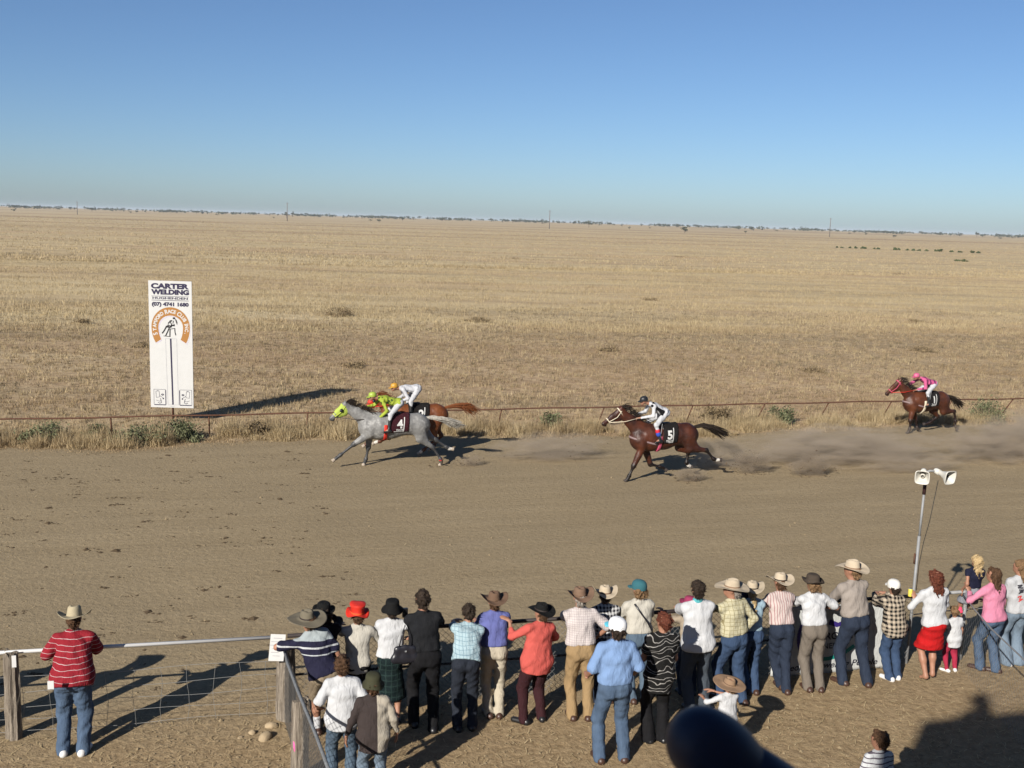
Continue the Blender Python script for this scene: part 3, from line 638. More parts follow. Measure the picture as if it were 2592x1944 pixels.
for i, ch in enumerate(txt):
    w = wd.get(ch, 10.) * (1.15 if i in big else 1) * k_; am = radians(a - w / 2); a -= w
    if ch == ' ': continue
    X, Z = cos(am), sin(am); zo = (.63 if Z > 0 else .80); zi = (.37 if Z > 0 else .62); f = .30 if i not in big else .25
    x = X * (.385 + .215 * f); z = zz_(610) + Z * (zi + (zo - zi) * f)
    write(ch, .185 if i in big else .15, SIGNW, sg, x, yf - .002, z, sx=.9, bold=.006, rot=am - pi / 2)
flat('pillar_outline', strip([(xx_(330), zz_(728)), (xx_(448), zz_(728)), (xx_(455), zz_(1424)), (xx_(343), zz_(1424)), (xx_(330), zz_(728))], .008), GREYP, sg, yf)
flat('finish_line', [[(xx_(376), zz_(726)), (xx_(393), zz_(726)), (xx_(404), zz_(1422)), (xx_(388), zz_(1422))]], NAVY, sg, yf - .0005)
# small drawing of a galloping horse and rider, seen three-quarter on
def D_(px, py): return ((px - 650) * .00102, zz_(600) + (700 - py) * .00092)
dr = [[D_(720, 390), D_(780, 385), D_(800, 430), D_(760, 460), D_(715, 440)],
      [D_(560, 590), D_(640, 490), D_(700, 480), D_(700, 520), D_(630, 560), D_(590, 620)], [D_(500, 690), D_(560, 660), D_(640, 720), D_(640, 770), D_(560, 740), D_(490, 740)],
      [D_(640, 740), D_(700, 650), D_(770, 610), D_(780, 690), D_(700, 690), D_(660, 750)], [D_(780, 430), D_(830, 470), D_(860, 560), D_(850, 650), D_(830, 600), D_(800, 500)], [D_(640, 780), D_(780, 750), D_(780, 770), D_(660, 800)]]
dr += strip([D_(510, 730), D_(450, 850), D_(385, 945)], .040) + strip([D_(600, 760), D_(560, 870), D_(490, 1025)], .036) + strip([D_(630, 780), D_(625, 920), D_(620, 1045)], .036) + strip([D_(775, 760), D_(780, 900), D_(805, 1000)], .03)
dr += strip([D_(640, 560), D_(690, 640), D_(640, 720)], .03) + strip([D_(740, 500), D_(720, 600)], .025) + strip([D_(430, 1030), D_(640, 1045)], .02) + strip([D_(560, 640), D_(640, 690), D_(700, 640)], .03)
flat('race_drawing', dr, BLACK, sg, yf - .001)
for s_, x0, x1 in ((1, 195, 318), (-1, 472, 598)):
    X0, X1, Z0, Z1 = xx_(x0), xx_(x1), zz_(1424), zz_(1264)
    flat('badge_frame', strip([(X0, Z0), (X1, Z0), (X1, Z1), (X0, Z1), (X0, Z0)], .010), NAVY, sg, yf)
    flat('badge_shadow', [rect(X0 + .01, Z0 - .022, X1 + .01, Z0 - .006), rect(X1 + .006, Z0, X1 + .022, Z1 - .02)] if s_ > 0 else [rect(X0 - .01, Z0 - .022, X1 - .01, Z0 - .006), rect(X0 - .022, Z0, X0 - .006, Z1 - .02)], NAVY, sg, yf + .0005)
    c = (X0 + X1) / 2
    def B_(a, b): return (c + s_ * a, (Z0 + Z1) / 2 + b)
    dd = strip([B_(-.12, .18), B_(-.02, .19), B_(.0, .0), B_(-.11, -.02), B_(-.12, .18)], .010) + strip([B_(-.09, .19), B_(-.06, .205), B_(-.03, .19)], .010)
    dd += strip([B_(.05, .08), B_(.09, .10), B_(.13, .08), B_(.09, .05), B_(.05, .08)], .022) + strip([B_(.0, .04), B_(.10, -.02), B_(.13, -.05)], .012) + strip([B_(-.12, -.1), B_(.0, -.14), B_(.05, -.1)], .010)
    dd += strip([B_(.02, -.04), B_(.04, -.12), B_(.05, -.16)], .016) + strip([B_(-.06, -.17), B_(.0, -.205), B_(.06, -.17)], .016) + [rect(*sorted((B_(.09, 0)[0], B_(.13, 0)[0]))[:1], B_(0, -.07)[1], max(B_(.09, 0)[0], B_(.13, 0)[0]), B_(0, -.03)[1])]
    flat('welder_badge', dd, NAVY, sg, yf - .0005)
flat('small_print', [rect(-.07, BB + .035, .07, BB + .043)], GREYP, sg, yf)

# ------------------------------------------------------------------ sponsor banner on the fence
BANNER = cloth('banner_vinyl', (.64, .66, .65), wr=.4, rough=.5)
bx0, bx1 = 3.95, 5.84; bl = (bx1 - bx0) / FD[0]
bn = thing('banner', (bx0, fence_y(bx0) - .055, 0), atan2(FD[1], FD[0]), 'white sponsor banner hanging on the fence behind the people', 'banner')
nx, nz = 40, 24; V = []; 
for j in range(nz + 1):
    for i in range(nx + 1):
        x = bl * i / nx; z = .02 + 1.06 * j / nz + .018 * sin(x * 4.2 + 1) * (1 - j / nz)
        V.append((x, -.012 - .016 * sin(x * 7 + z * 5) * sin(z * 4 + x) - .03 * (1 - j / nz) * (.5 + .5 * sin(x * 5)), z))
f_ = [(j * (nx + 1) + i, j * (nx + 1) + i + 1, (j + 1) * (nx + 1) + i + 1, (j + 1) * (nx + 1) + i) for j in range(nz) for i in range(nx)]
me = mesh_np('sheet', V, f_); so = link('sheet', me, BANNER, bn); md = so.modifiers.new('thick', 'SOLIDIFY'); md.thickness = .004; md.offset = 0
bvh = BVHTree.FromPolygons([Vector(v) for v in V], f_)
def drape(o, tree, d=(0, 1, 0), off=.006):
    d = Vector(d)
    for v in o.data.vertices:
        h = tree.ray_cast(v.co - d * 2, d)
        if h[0] is None:
            nr = tree.find_nearest(v.co * 1.0 - d * (v.co.dot(d) + .3)); h = (nr[0],)
        v.co = h[0] - d * off
    return o
def subdiv(me, n=2):
    import bmesh
    b = bmesh.new(); b.from_mesh(me); bmesh.ops.triangulate(b, faces=b.faces); 
    for _ in range(n): 
        bmesh.ops.subdivide_edges(b, edges=[e for e in b.edges if e.calc_length() > .05], cuts=1); bmesh.ops.triangulate(b, faces=b.faces)
    b.to_mesh(me); b.free()
PURPLE = plain('indigo_print', (.035, .02, .16), .5); TEAL = plain('teal_print', (.01, .22, .19), .5); BNAVY = plain('dark_navy_print', (.015, .015, .03), .5)
def on_banner(o): subdiv(o.data); return drape(o, bvh)
on_banner(write('People Powering People', .135, BNAVY, bn, bl / 2 + .02, 0, .10, width=1.55, shear=.25, bold=.002))
on_banner(write('ERGON', .16, BNAVY, bn, 1.06, 0, .54, width=.52, bold=.004)); on_banner(write('ENERGY', .12, BNAVY, bn, 1.02, 0, .40, width=.50, bold=.002))
arc = [(.72 + .30 * cos(t), .60 + .36 * sin(t)) for t in np.linspace(radians(120), radians(235), 16)]
on_banner(flat('logo_swirl', strip(arc, .055), PURPLE, bn, 0))
on_banner(flat('logo_swirl', [[(.92, .86), (1.06, .80), (1.17, .84), (1.13, .93), (1.07, .97), (1.09, 1.02), (1.19, .95), (1.22, .86), (1.17, .76), (1.04, .73), (.90, .78)]], PURPLE, bn, 0))
on_banner(flat('logo_swirl', strip([(.80, .24), (.95, .245), (1.10, .275), (1.25, .335), (1.36, .42)], .06), TEAL, bn, 0))

# ------------------------------------------------------------------ loudspeaker pole
SPK = plain('cream_plastic', (.60, .58, .52), .45, .4, var=.06)
sp = thing('speaker_pole', (6.22, 15.80, 0), 0, 'grey pole carrying horn loudspeakers beside the fence', 'pole')
m = MB(); m.tube([(0, 0, -.2), (.02, 0, 1.1), (.03, 0, 2.05)], .023, 10); m.tube([(.03, 0, 2.0), (.045, .0, 2.72)], .018, 10); m.build('lower_tube', GALV, sp)
m = MB(); m.tube([(.044, 0, 2.70), (.05, 0, 2.98)], .026, 10); m.build('upper_sleeve', plain('rusty_dark_sleeve', (.05, .022, .02), .7), sp)
m = MB(); m.tube([(-.02, .03, 3.0), (.12, .03, 3.06), (.26, .03, 3.05)], .018, 8); m.build('bracket', GALV, sp)
m = MB(); m.tube([(.012 - .034, -.028, 1.62), (.012 - .034, -.028, 1.78)], .014, 6); m.build('rust_patch', RUST, sp)
m = MB(); m.tube([(.24, .0, 2.92), (.16, -.02, 2.3), (.09, -.03, 1.95), (.05, -.035, 1.6), (.045, -.035, 1.2)], .006, 5); m.build('cable', plain('black_cable', (.03, .028, .025), .6), sp)
def horn(loc, yaw, pitch):
    e = thing('horn_loudspeaker', loc, 0, None, None); e.rotation_euler = (pitch, 0, yaw); e.scale = (.74, .74, .74)
    m = MB(); n = 28; prof = [(.05, .16), (.055, .08), (.085, -.02), (.125, -.10), (.138, -.135), (.142, -.15), (.128, -.15), (.118, -.10), (.075, -.02), (.045, .04)]
    vs = []
    for r_, y in prof:
        sq = min(1, max(0, (r_ - .05) / .08))
        for k in range(n):
            t = 2 * pi * k / n; c, s_ = cos(t), sin(t); q = 1 / max(abs(c), abs(s_)); w = 1 + (min(q, 1.25) - 1) * sq * .8; vs.append((r_ * c * w, y, r_ * s_ * w * 1.03))
    fs = [(i * n + k, i * n + (k + 1) % n, (i + 1) * n + (k + 1) % n, (i + 1) * n + k) for i in range(len(prof) - 1) for k in range(n)]
    m.add(vs, fs, True); m.build('horn_bell', SPK, e)
    m = MB(); m.tube([(0, .28, 0), (0, .26, 0), (0, .15, 0)], [.05, .062, .06], 14); m.build('driver_housing', SPK, e)
    m = MB(); m.lathe([(.002, -.07), (.03, -.064), (.046, -.045), (.05, -.02), (.046, .04), (.03, .06)], n=14, m=Matrix.Rotation(-pi / 2, 3, 'X').inverted()); m.build('inner_cone', SPK, e)
    return e
h1 = horn((6.22 - .045, 15.68, 3.02), radians(-24), radians(8)); tag(h1, 'left cream horn loudspeaker facing the crowd', 'loudspeaker', 'horn loudspeakers on the pole')
h2 = horn((6.22 + .29, 15.68, 3.03), radians(24), radians(8)); tag(h2, 'right cream horn loudspeaker turned away to the right', 'loudspeaker', 'horn loudspeakers on the pole')

# ------------------------------------------------------------------ people
def hand_proto(curl):
    pr = [C((0, -.02, 0), (0, .03, 0), .026, .030, (0, 0, 1), .7), C((-.004, .02, 0), (-.002, .075, 0), .032, .036, (0, 0, 1), .42)]
    for x, l, y0 in ((-.030, .072, .085), (-.010, .082, .092), (.010, .076, .090), (.029, .060, .080)):
        p = np.array([x, y0 - .015, 0.]); a = .0; ang = curl * .35
        for sgl in (.5, .3, .2):
            q = p + np.array([x * .05, cos(ang), -sin(ang)]) * l * sgl * 1.05; pr.append(C(p, q, .0092, .0082)); p = q; ang += curl * .8
    p = np.array([-.028, .025, -.004]); q = p + (-.028, .030, -.010); pr.append(C(p, q, .012, .0105)); pr.append(C(q, q + (-.008, .030, -.012), .0105, .0085))
    return skin(pr, vox=.0085, k=.008, smooth=1)
HANDS = {'flat': hand_proto(.35), 'grip': hand_proto(1.15)}
def hand_mesh(kind, wr, fwd, up, sgn, s):
    V, Q = HANDS[kind]; V = V * s
    if sgn < 0: V = V * np.array([-1, 1, 1]); Q = Q[:, ::-1]
    y = unit(fwd); z = unit(np.asarray(up) - y * (np.asarray(up) @ y)); x = np.cross(y, z)
    return wr + V @ np.stack([x, y, z]), Q
def join_skin(name, parts, mats, mi, parent):
    V = np.concatenate([p[0] for p in parts]); o = 0; Q = []; M_ = []
    for p, k in zip(parts, mi): Q.append(p[1] + o); o += len(p[0]); M_.append(np.full(len(p[1]), k))
    me = mesh_np(name, V, np.concatenate(Q)); ob = link(name, me, mats, parent); me.polygons.foreach_set('material_index', np.concatenate(M_).astype(np.int32)); return ob
def ball(c, r):
    n = 6; V = []; 
    for i in range(1, 5):
        for k in range(n): a = pi * i / 5; t = 2 * pi * k / n; V.append((c[0] + r * sin(a) * cos(t), c[1] + r * sin(a) * sin(t), c[2] + r * cos(a)))
    return np.array(V), np.array([((i) * n + k, i * n + (k + 1) % n, (i + 1) * n + (k + 1) % n, (i + 1) * n + k) for i in range(3) for k in range(n)])

HATM = {}
def felt(key, col): return plain('felt_' + key, [v * .82 for v in col], .9, .1, var=.12, scale=12, bump=.25, bscale=80)
FEL = {k: felt(k, c) for k, c in dict(straw=(.50, .43, .29), olive=(.19, .165, .12), black=(.012, .012, .012), brown=(.17, .105, .07), brown2=(.22, .14, .095), cream=(.60, .50, .37), cream2=(.55, .46, .34), dust=(.46, .37, .265),
      tan=(.33, .215, .135), dark=(.075, .058, .045), green=(.06, .06, .035), pink=(.35, .05, .12)).items()}
def frame_m(o, x, y, z): return Matrix(((x[0], y[0], z[0], o[0]), (x[1], y[1], z[1], o[1]), (x[2], y[2], z[2], o[2]), (0, 0, 0, 1)))
def hat_cowboy(parent, M, mat, band, R=.185, hgt=.118, roll=.075, s=1., dent=.035, dip=.02):
    n = 40; R *= 1.06; hgt *= .94
    rc = .098
    def pt(t, k):
        c, sn = cos(t), sin(t); ex, ey = .90, 1.10
        if k[0] == 'b':
            q = k[1]; r_ = rc + (R - rc) * q; side = abs(c) ** 2.2
            z = roll * side * q ** 1.7 - dip * (abs(sn) ** 2) * q ** 1.3 + .004 * sin(5 * t + 1); return (r_ * c * (ex + .1 * q - .16 * side * q * roll / .1), r_ * sn * (ey - .03 * q), z - k[2])
        q = k[1]; r_ = rc * (1 - .20 * q ** 1.4 - (.12 if q > .9 else 0)); x, y = r_ * c * ex * (1 - .22 * q * max(0, sn)), r_ * sn * ey
        return (x, y, hgt * q * (1 - .10 * q * max(0, sn) - .0 * q) * (.90 if q > .9 else .94))
    rings = [('b', 0., .004), ('b', .33, .004), ('b', .66, .004), ('b', .9, .004), ('b', 1., .004), ('b', 1.01, .0), ('b', .9, 0), ('b', .66, 0), ('b', .33, 0), ('b', 0., 0), ('c', .3), ('c', .6), ('c', .85), ('c', .97)]
    V = [pt(2 * pi * k / n, rg) for rg in rings for k in range(n)]
    for q in (.72, .45, .2):                                        # creased top
        for k in range(n):
            t = 2 * pi * k / n; c, sn = cos(t), sin(t); x = rc * .68 * c * .9 * q / .80 * (1 - .2 * max(0, sn)); y = rc * .68 * sn * 1.1 * q / .80
            z = hgt * (.95 + .02 * (1 - q)) - dent * math.exp(-(x / .026) ** 2) * min(1, 1.15 - q * .55) - .018 * max(0, sn) * q
            V.append((x, y, z))
    V.append((0, 0, hgt - dent)); L = len(rings) + 3
    F = [(i * n + k, i * n + (k + 1) % n, (i + 1) * n + (k + 1) % n, (i + 1) * n + k) for i in range(L - 1) for k in range(n)]
    F += [((L - 1) * n + k, (L - 1) * n + (k + 1) % n, L * n) for k in range(n)]
    me = bpy.data.meshes.new('hat'); me.from_pydata([M @ (Vector(v) * s) for v in V], [], F); me.update(); me.polygons.foreach_set('use_smooth', [True] * len(F)); h = link('hat', me, mat, parent)
    V = [pt(2 * pi * k / n, ('c', q)) for q in (.03, .2) for k in range(n)]; V = [M @ (Vector((v[0] * 1.025, v[1] * 1.025, v[2])) * s) for v in V]
    me = bpy.data.meshes.new('hat_band'); me.from_pydata(V, [], [(k, (k + 1) % n, n + (k + 1) % n, n + k) for k in range(n)]); me.update(); link('hat_band', me, band, h); return h
def hat_lathe(parent, M, mat, prof, s=1., ex=.92, ey=1.1, wav=0., name='hat'):
    n = 32; V = []
    for r_, z in prof:
        for k in range(n):
            t = 2 * pi * k / n; V.append(M @ (Vector((r_ * cos(t) * ex, r_ * sin(t) * ey, z + wav * sin(3 * t + 1) * max(0, r_ - .1) * 8)) * s))
    F = [(i * n + k, i * n + (k + 1) % n, (i + 1) * n + (k + 1) % n, (i + 1) * n + k) for i in range(len(prof) - 1) for k in range(n)]
    me = bpy.data.meshes.new(name); me.from_pydata([tuple(v) for v in V], [], F); me.update(); me.polygons.foreach_set('use_smooth', [True] * len(F)); return link(name, me, mat, parent)
def hat_cap(parent, M, mat, peak, s=1., yaw=0.):
    M = M @ Matrix.Rotation(yaw, 4, 'Z')
    c = hat_lathe(parent, M, mat, [(.104, -.035), (.107, .0), (.104, .035), (.09, .066), (.062, .087), (.03, .096), (.004, .098)], s, .93, 1.08, name='cap')
    m = MB(); n = 12; V = []
    for q in (0, .5, 1):
        for k in range(n + 1):
            t = pi * (.14 + .72 * k / n); V.append(M @ (Vector((.10 * cos(t) * .95, .105 * sin(t) + .085 * q * sin(t) ** .6, -.02 - .02 * q * q)) * s))
    F = [(i * (n + 1) + k, i * (n + 1) + k + 1, (i + 1) * (n + 1) + k + 1, (i + 1) * (n + 1) + k) for i in range(2) for k in range(n)]
    me = bpy.data.meshes.new('peak'); me.from_pydata([tuple(v) for v in V], [], F); me.update(); o = link('peak', me, peak, c); md = o.modifiers.new('t', 'SOLIDIFY'); md.thickness = .006; return c

HAIR = dict(dark=hairmat('hair_dark', (.012, .009, .007), (.05, .034, .024)), brown=hairmat('hair_brown', (.035, .019, .011), (.12, .065, .035)), auburn=hairmat('hair_auburn', (.05, .014, .009), (.16, .05, .028)),
            blonde=hairmat('hair_blonde', (.30, .2, .09), (.62, .47, .26)), light=hairmat('hair_light_brown', (.10, .06, .03), (.26, .16, .085)), grey=hairmat('hair_grey', (.16, .14, .12), (.35, .32, .28)))
def head_prims(J, s):
    hc, hu, hf, hr = J['hc'], J['hu'], J['hf'], J['hr']; k = s * J.get('hs', 1.)
    P = lambda x, y, z: hc + hr * x * k + hf * y * k + hu * z * k
    pr = [C(P(0, -.018, .028), P(0, .022, .022), .083 * k, .078 * k, hr, .92), C(P(0, .03, -.035), P(0, .055, -.082), .056 * k, .034 * k, hr, 1.05), C(P(0, .095, .012), P(0, .112, -.022), .010 * k, .016 * k),
          C(P(0, .085, -.062), P(0, .092, -.066), .02 * k), C(P(-.03, .083, .022), P(.03, .083, .022), .014 * k)]
    for q in (-1, 1): pr.append(C(P(q * .079, -.012, .018), P(q * .084, -.016, -.028), .018 * k, .011 * k, hr, .5))
    return pr, P, k
def figure(root, J, o):
    """o: clothing. One skin for the body; clothes, hair, hat and shoes are children of the same root."""
    s, b = J['s'], o.get('build', 1.) * 1.01; hip, u, f, r = J['hip'], J['u'], J['f'], J['r']; hw = o.get('hipw', 1.); sw = o.get('shw', 1.)
    T = lambda x, y, z: hip + r * x * s + f * y * s + u * z * s
    ch = lambda x, y, z: J['neck'] + J['r'] * x * s + J['cf'] * y * s + J['cu'] * (z - .545) * s
    hp, HP, hk = head_prims(J, s)
    bq = min(b, 1.05); lg = 1. if o['bottom'][0] in ('shorts', 'skirt') else .72
    pr = [C(T(-.055, .01, 0), T(.055, .01, 0), .085 * s * bq, None, f, .8), C(T(0, .01, 0), T(0, .015, .16), .085 * s * bq, .088 * s * bq, f, .8), C(T(0, .015, .16), ch(0, .005, .34), .088 * s * bq, .095 * s * bq, f, .75),
          C(ch(-.12 * sw, 0, .465), ch(.12 * sw, 0, .465), .046 * s), C(J['neck'] - J['cu'] * .04 * s, J['hc'] - J['hu'] * .02 * s, .056 * s, .052 * s)] + hp
    for i in (0, 1):
        pr += [C(J['sh'][i], J['el'][i], .047 * s * (.5 + .5 * b), .038 * s), C(J['el'][i], J['wr'][i], .040 * s, .027 * s)]
        if o.get('legs', True): pr += [C(J['hj'][i], J['kn'][i], .080 * s * lg, .052 * s * lg), C(J['kn'][i], J['kn'][i] * .6 + J['an'][i] * .4 - f * .010 * s, .052 * s * lg, .054 * s * lg), C(J['kn'][i] * .6 + J['an'][i] * .4, J['an'][i], .05 * s * lg, .034 * s), C(J['an'][i], J['an'][i] + J['toe'][i] * .10 * s - V3(0, 0, .04 * s), .034 * s, .025 * s)]
    parts = [skin(pr, vox=o.get('vox', .0185), k=.035 * s)]; mi = [0]
    for i, g in enumerate((-1, 1)):
        parts.append(hand_mesh(o.get('hands', ('flat', 'flat'))[i], J['wr'][i], J['wr'][i] - J['el'][i] if J.get('hd', (None, None))[i] is None else J['hd'][i], J.get('hup', ((0, 0, 1), (0, 0, 1)))[i], g, s * 1.02 * min(1.15, J.get('hs', 1))))
        mi.append(0)
    for q in (-1, 1): parts.append(ball(HP(q * .033, .092, .012), .010 * hk)); mi.append(1)
    body = join_skin('body', parts, [SKIN, EYE], mi, root)
    sd = o.get('seed', 1)
    # --- top
    tm, sleeve, hem = o['top'][:3]; loose = o['top'][3] if len(o['top']) > 3 else 1.
    q = [C(T(0, .01, .16), ch(0, -.012, .34), .122 * s * b * loose, .130 * s * (.6 + .4 * b), f, .84), C(T(-.062, .005, .12), T(.062, .005, .12), .110 * s * b * loose, None, f, .86), C(T(-.07, .0, .22), T(.07, .0, .22), .108 * s * (.4 + .6 * b) * loose, None, f, .86), C(ch(-.075, -.01, .36), ch(.075, -.01, .36), .112 * s * (.7 + .3 * b), None, f, .86),
         C(ch(-.12 * sw, -.004, .462), ch(.12 * sw, -.004, .462), .062 * s), C(ch(-.04, -.005, .515), ch(.04, -.005, .515), .052 * s)] + [C(ch(0, -.006, .525), J['sh'][i], .05 * s, .054 * s) for i in (0, 1)]
    if b > 1.15: q.append(C(T(0, .06, .14), T(0, .05, .2), .13 * s * b))
    if hem < .04: q += [C(T(-.07 * hw, -.01, 0.), T(.07 * hw, -.01, 0.), .128 * s * b * hw * loose, None, f, .9), C(T(0, -.005, .1), T(0, -.01, hem - .02), .13 * s * b * loose, .15 * s * b * hw * loose, f, .82)]
    else: q += [C(T(-.06, 0, .09), T(.06, 0, .09), .116 * s * b * loose, None, f, .86)]
    for i in (0, 1):
        A, B, W = J['sh'][i], J['el'][i], J['wr'][i]; a1 = .059 * s * (.65 + .35 * b)
        if sleeve > 0:
            e = A + (B - A) * min(sleeve, 1.); q.append(C(A, e, a1, a1 * (1.18 if sleeve < 1.2 else .84)))
            if sleeve > 1: e2 = B + (W - B) * (sleeve - 1); q.append(C(B, e2, a1 * .84, a1 * .68))
        else: q.append(C(A - (B - A) * .1, A + (B - A) * .05, .06 * s))
    cuts = [(T(0, 0, hem), -u)]
    if not o.get('collar', True): pass
    skin_obj(o.get('topname', 'shirt'), q, tm, root, vox=.0168, k=.04 * s, cuts=cuts, noise=(.007, 30), seed=sd)
    if o.get('collarm'):
        cp = J['neck'] + J['cu'] * .012 * s; skin_obj('collar', [C(cp - J['cu'] * .012 * s, cp + J['cu'] * .02 * s - J['cf'] * .006, .071 * s, .066 * s)], o['collarm'], root, vox=.013, k=.02, cuts=[(cp + J['cu'] * .03 * s, J['cu']), (cp - J['cu'] * .03 * s, -J['cu'])])
    # --- bottom
    kind, bm = o['bottom'][:2]
    if kind in ('trousers', 'shorts', 'breeches'):
        fl = o['bottom'][2] if len(o['bottom']) > 2 else 1.
        q = [C(T(-.065 * hw, -.005, .0), T(.065 * hw, -.005, .0), .118 * s * b * hw, None, f, .9), C(T(-.05, 0, 0), T(-.05, 0, .13), .112 * s * b * hw, .106 * s * b, f, .85), C(T(.05, 0, 0), T(.05, 0, .13), .112 * s * b * hw, .106 * s * b, f, .85),
             C(T(-.062 * hw, -.045, -.05), T(-.06, -.04, -.02), .080 * s * b * hw), C(T(.062 * hw, -.045, -.05), T(.06, -.04, -.02), .080 * s * b * hw)]
        for i in (0, 1):
            H_, K_, A_ = J['hj'][i], J['kn'][i], J['an'][i]; bb = .55 + .45 * b
            if kind == 'shorts': e = H_ + (K_ - H_) * fl; q.append(C(H_, e, .102 * s * bb, .092 * s))
            elif kind == 'breeches': q += [C(H_, K_, .098 * s * bb, .066 * s), C(K_, K_ + (A_ - K_) * .35, .06 * s, .05 * s)]
            else: q += [C(H_, K_, .102 * s * bb * hw, .075 * s * bb), C(K_, A_ - V3(0, 0, .045 * s), .073 * s * bb, .068 * s * fl)]
        cuts = [(T(0, 0, .115), u), ((0, 0, .018), (0, 0, -1))] if kind != 'breeches' else []
        skin_obj({'shorts': 'shorts', 'breeches': 'breeches'}.get(kind, 'trousers'), q, bm, root, vox=.0168, k=.032 * s if kind != 'breeches' else .03 * s, cuts=cuts, noise=(.007, 34), seed=sd + 50)
        if o.get('belt'):
            q = [C(T(-.05, 0, 0), T(-.05, 0, .13), .117 * s * b * hw, .112 * s * b, f, .86), C(T(.05, 0, 0), T(.05, 0, .13), .117 * s * b * hw, .112 * s * b, f, .86)]
            skin_obj('belt', q, o['belt'], root, vox=.013, k=.03 * s, cuts=[(T(0, 0, .112), u), (T(0, 0, .075), -u)])
    elif kind == 'skirt':
        ln, fw = o['bottom'][2], o['bottom'][3]
        e = T(0, 0, 0) - V3(0, 0, ln * s); kk = (J['kn'][0] + J['kn'][1]) / 2; e[0] = e[0] * .4 + kk[0] * .6; e[1] = e[1] * .4 + kk[1] * .6
        q = [C(T(0, 0, .1), T(0, -.01, -.05), .118 * s * b, .150 * s * b, f, .86), C(T(-.05 * hw, -.02, -.03), T(.05 * hw, -.02, -.03), .125 * s * b), C(T(0, -.01, -.05), e, .150 * s * b, fw * s, f, .82)]
        skin_obj('skirt', q, bm, root, vox=.0168, k=.05 * s, cuts=[(T(0, 0, .12), u), (e, (0, 0, -1))], noise=(.008, 26), seed=sd + 50)
    # --- shoes
    if o.get('shoes') is not None and o.get('legs', True):
        for i in (0, 1):
            A_, t = J['an'][i], J['toe'][i]; gz = A_[2] - .085 * s
            if J.get('free'):
                dn = unit(A_ - J['kn'][i]); hl = A_ + dn * .055 * s - t * .045 * s; te = A_ + dn * .062 * s + t * .15 * s
                pr = [C(J['kn'][i] + (A_ - J['kn'][i]) * o.get('boot', .35), A_, .052 * s, .044 * s), C(A_, hl, .044 * s, .04 * s), C(hl, te, .040 * s, .032 * s)]
                skin_obj('boot', pr, o['shoes'], root, vox=.014, k=.025)
            else:
                hl = V3(A_[0] - t[0] * .05 * s, A_[1] - t[1] * .05 * s, gz + .04 * s); te = V3(A_[0] + t[0] * .165 * s, A_[1] + t[1] * .165 * s, gz + .034 * s)
                skin_obj('shoe', [C(hl, te, .046 * s, .042 * s), C(A_ - V3(0, 0, .01), hl, .046 * s, .044 * s)], o['shoes'], root, vox=.0135, k=.02, cuts=[((0, 0, gz + .001), (0, 0, -1))])
            if o.get('socks'): skin_obj('sock', [C(A_ + (J['kn'][i] - A_) * .34, A_, .051 * s, .043 * s)], o['socks'], root, vox=.013, k=.02)
    # --- hair, hat
    hc, hu, hf, hr = J['hc'], J['hu'], J['hf'], J['hr']
    if o.get('hair'):
        hk_, hm = o['hair']; q = []; cuts = []
        if hk_ in ('short', 'bob', 'long', 'pony', 'cropped'):
            q = [C(HP(0, -.03, .036), HP(0, .02, .042), .090 * hk, .082 * hk, hr, .94)]
            if hk_ != 'cropped': q.append(C(HP(0, -.05, .0), HP(0, -.055, -.04), .072 * hk, .055 * hk, hr, 1.1))
        if hk_ == 'bob': q += [C(HP(x, -.03, -.0), HP(x * 1.15, -.035, -.10), .045 * hk, .04 * hk) for x in (-.06, 0, .06)]
        if hk_ == 'long': q += [C(HP(x, -.04, .0), HP(x * 1.1, -.075, -.17 - .03 * (x == 0)), .050 * hk, .03 * hk) for x in (-.055, 0, .055)] + [C(HP(x, -.07, -.15), HP(x * 1.2, -.10, -.27), .036 * hk, .018 * hk) for x in (-.04, .035)]
        if hk_ == 'pony': q += [C(HP(0, -.09, .02), HP(0, -.115, -.04), .032 * hk, .034 * hk), C(HP(0, -.115, -.04), HP(.01, -.135, -.27), .032 * hk, .014 * hk)]
        if hk_ == 'fringe': q = [C(HP(0, -.06, -.02), HP(0, -.06, -.05), .07 * hk, .055 * hk, hr, 1.12)]
        if hk_ == 'tail': q = [C(HP(0, -.06, -.02), HP(0, -.09, -.06), .07 * hk, .035 * hk, hr, 1.1), C(HP(0, -.10, -.06), HP(.01, -.15, -.32), .034 * hk, .012 * hk)]
        if hk_ == 'shag': q = [C(HP(x, -.05, -.02), HP(x * 1.1, -.065, -.085), .05 * hk, .035 * hk) for x in (-.055, 0, .055)]
        if hk_ in ('short', 'bob', 'long', 'pony', 'cropped'): cuts = [(HP(0, .045, .0), unit(hf * .9 - hu * .55))]
        skin_obj('hair', q, hm, root, vox=.0125, k=.03 * s, cuts=cuts, noise=(.016, 70), seed=sd + 9, smooth=1)
        hob = root.children[-1] if False else [c_ for c_ in root.children if c_.name.startswith('hair')][-1]; me_ = hob.data; nv_ = len(me_.vertices); co = np.empty(nv_ * 3, dtype=np.float32); me_.vertices.foreach_get('co', co); co = co.reshape(-1, 3); no = np.empty(nv_ * 3, dtype=np.float32); me_.vertices.foreach_get('normal', no); no = no.reshape(-1, 3)
        rg = np.random.default_rng(sd + 5); pk = rg.integers(0, nv_, 520); b0 = co[pk] - no[pk] * .006; fl_ = -np.asarray(hu) * (.9 if hk_ not in ('short', 'cropped') else .45) - np.asarray(hf) * .25
        dd = no[pk] * rg.uniform(.15, .75, (520, 1)) + fl_ * rg.uniform(.4, 1.1, (520, 1)) + rg.normal(0, .35, (520, 3)); dd *= rg.uniform(.018, .045, (520, 1)) * hk / np.maximum(np.linalg.norm(dd, axis=1, keepdims=True), .2)
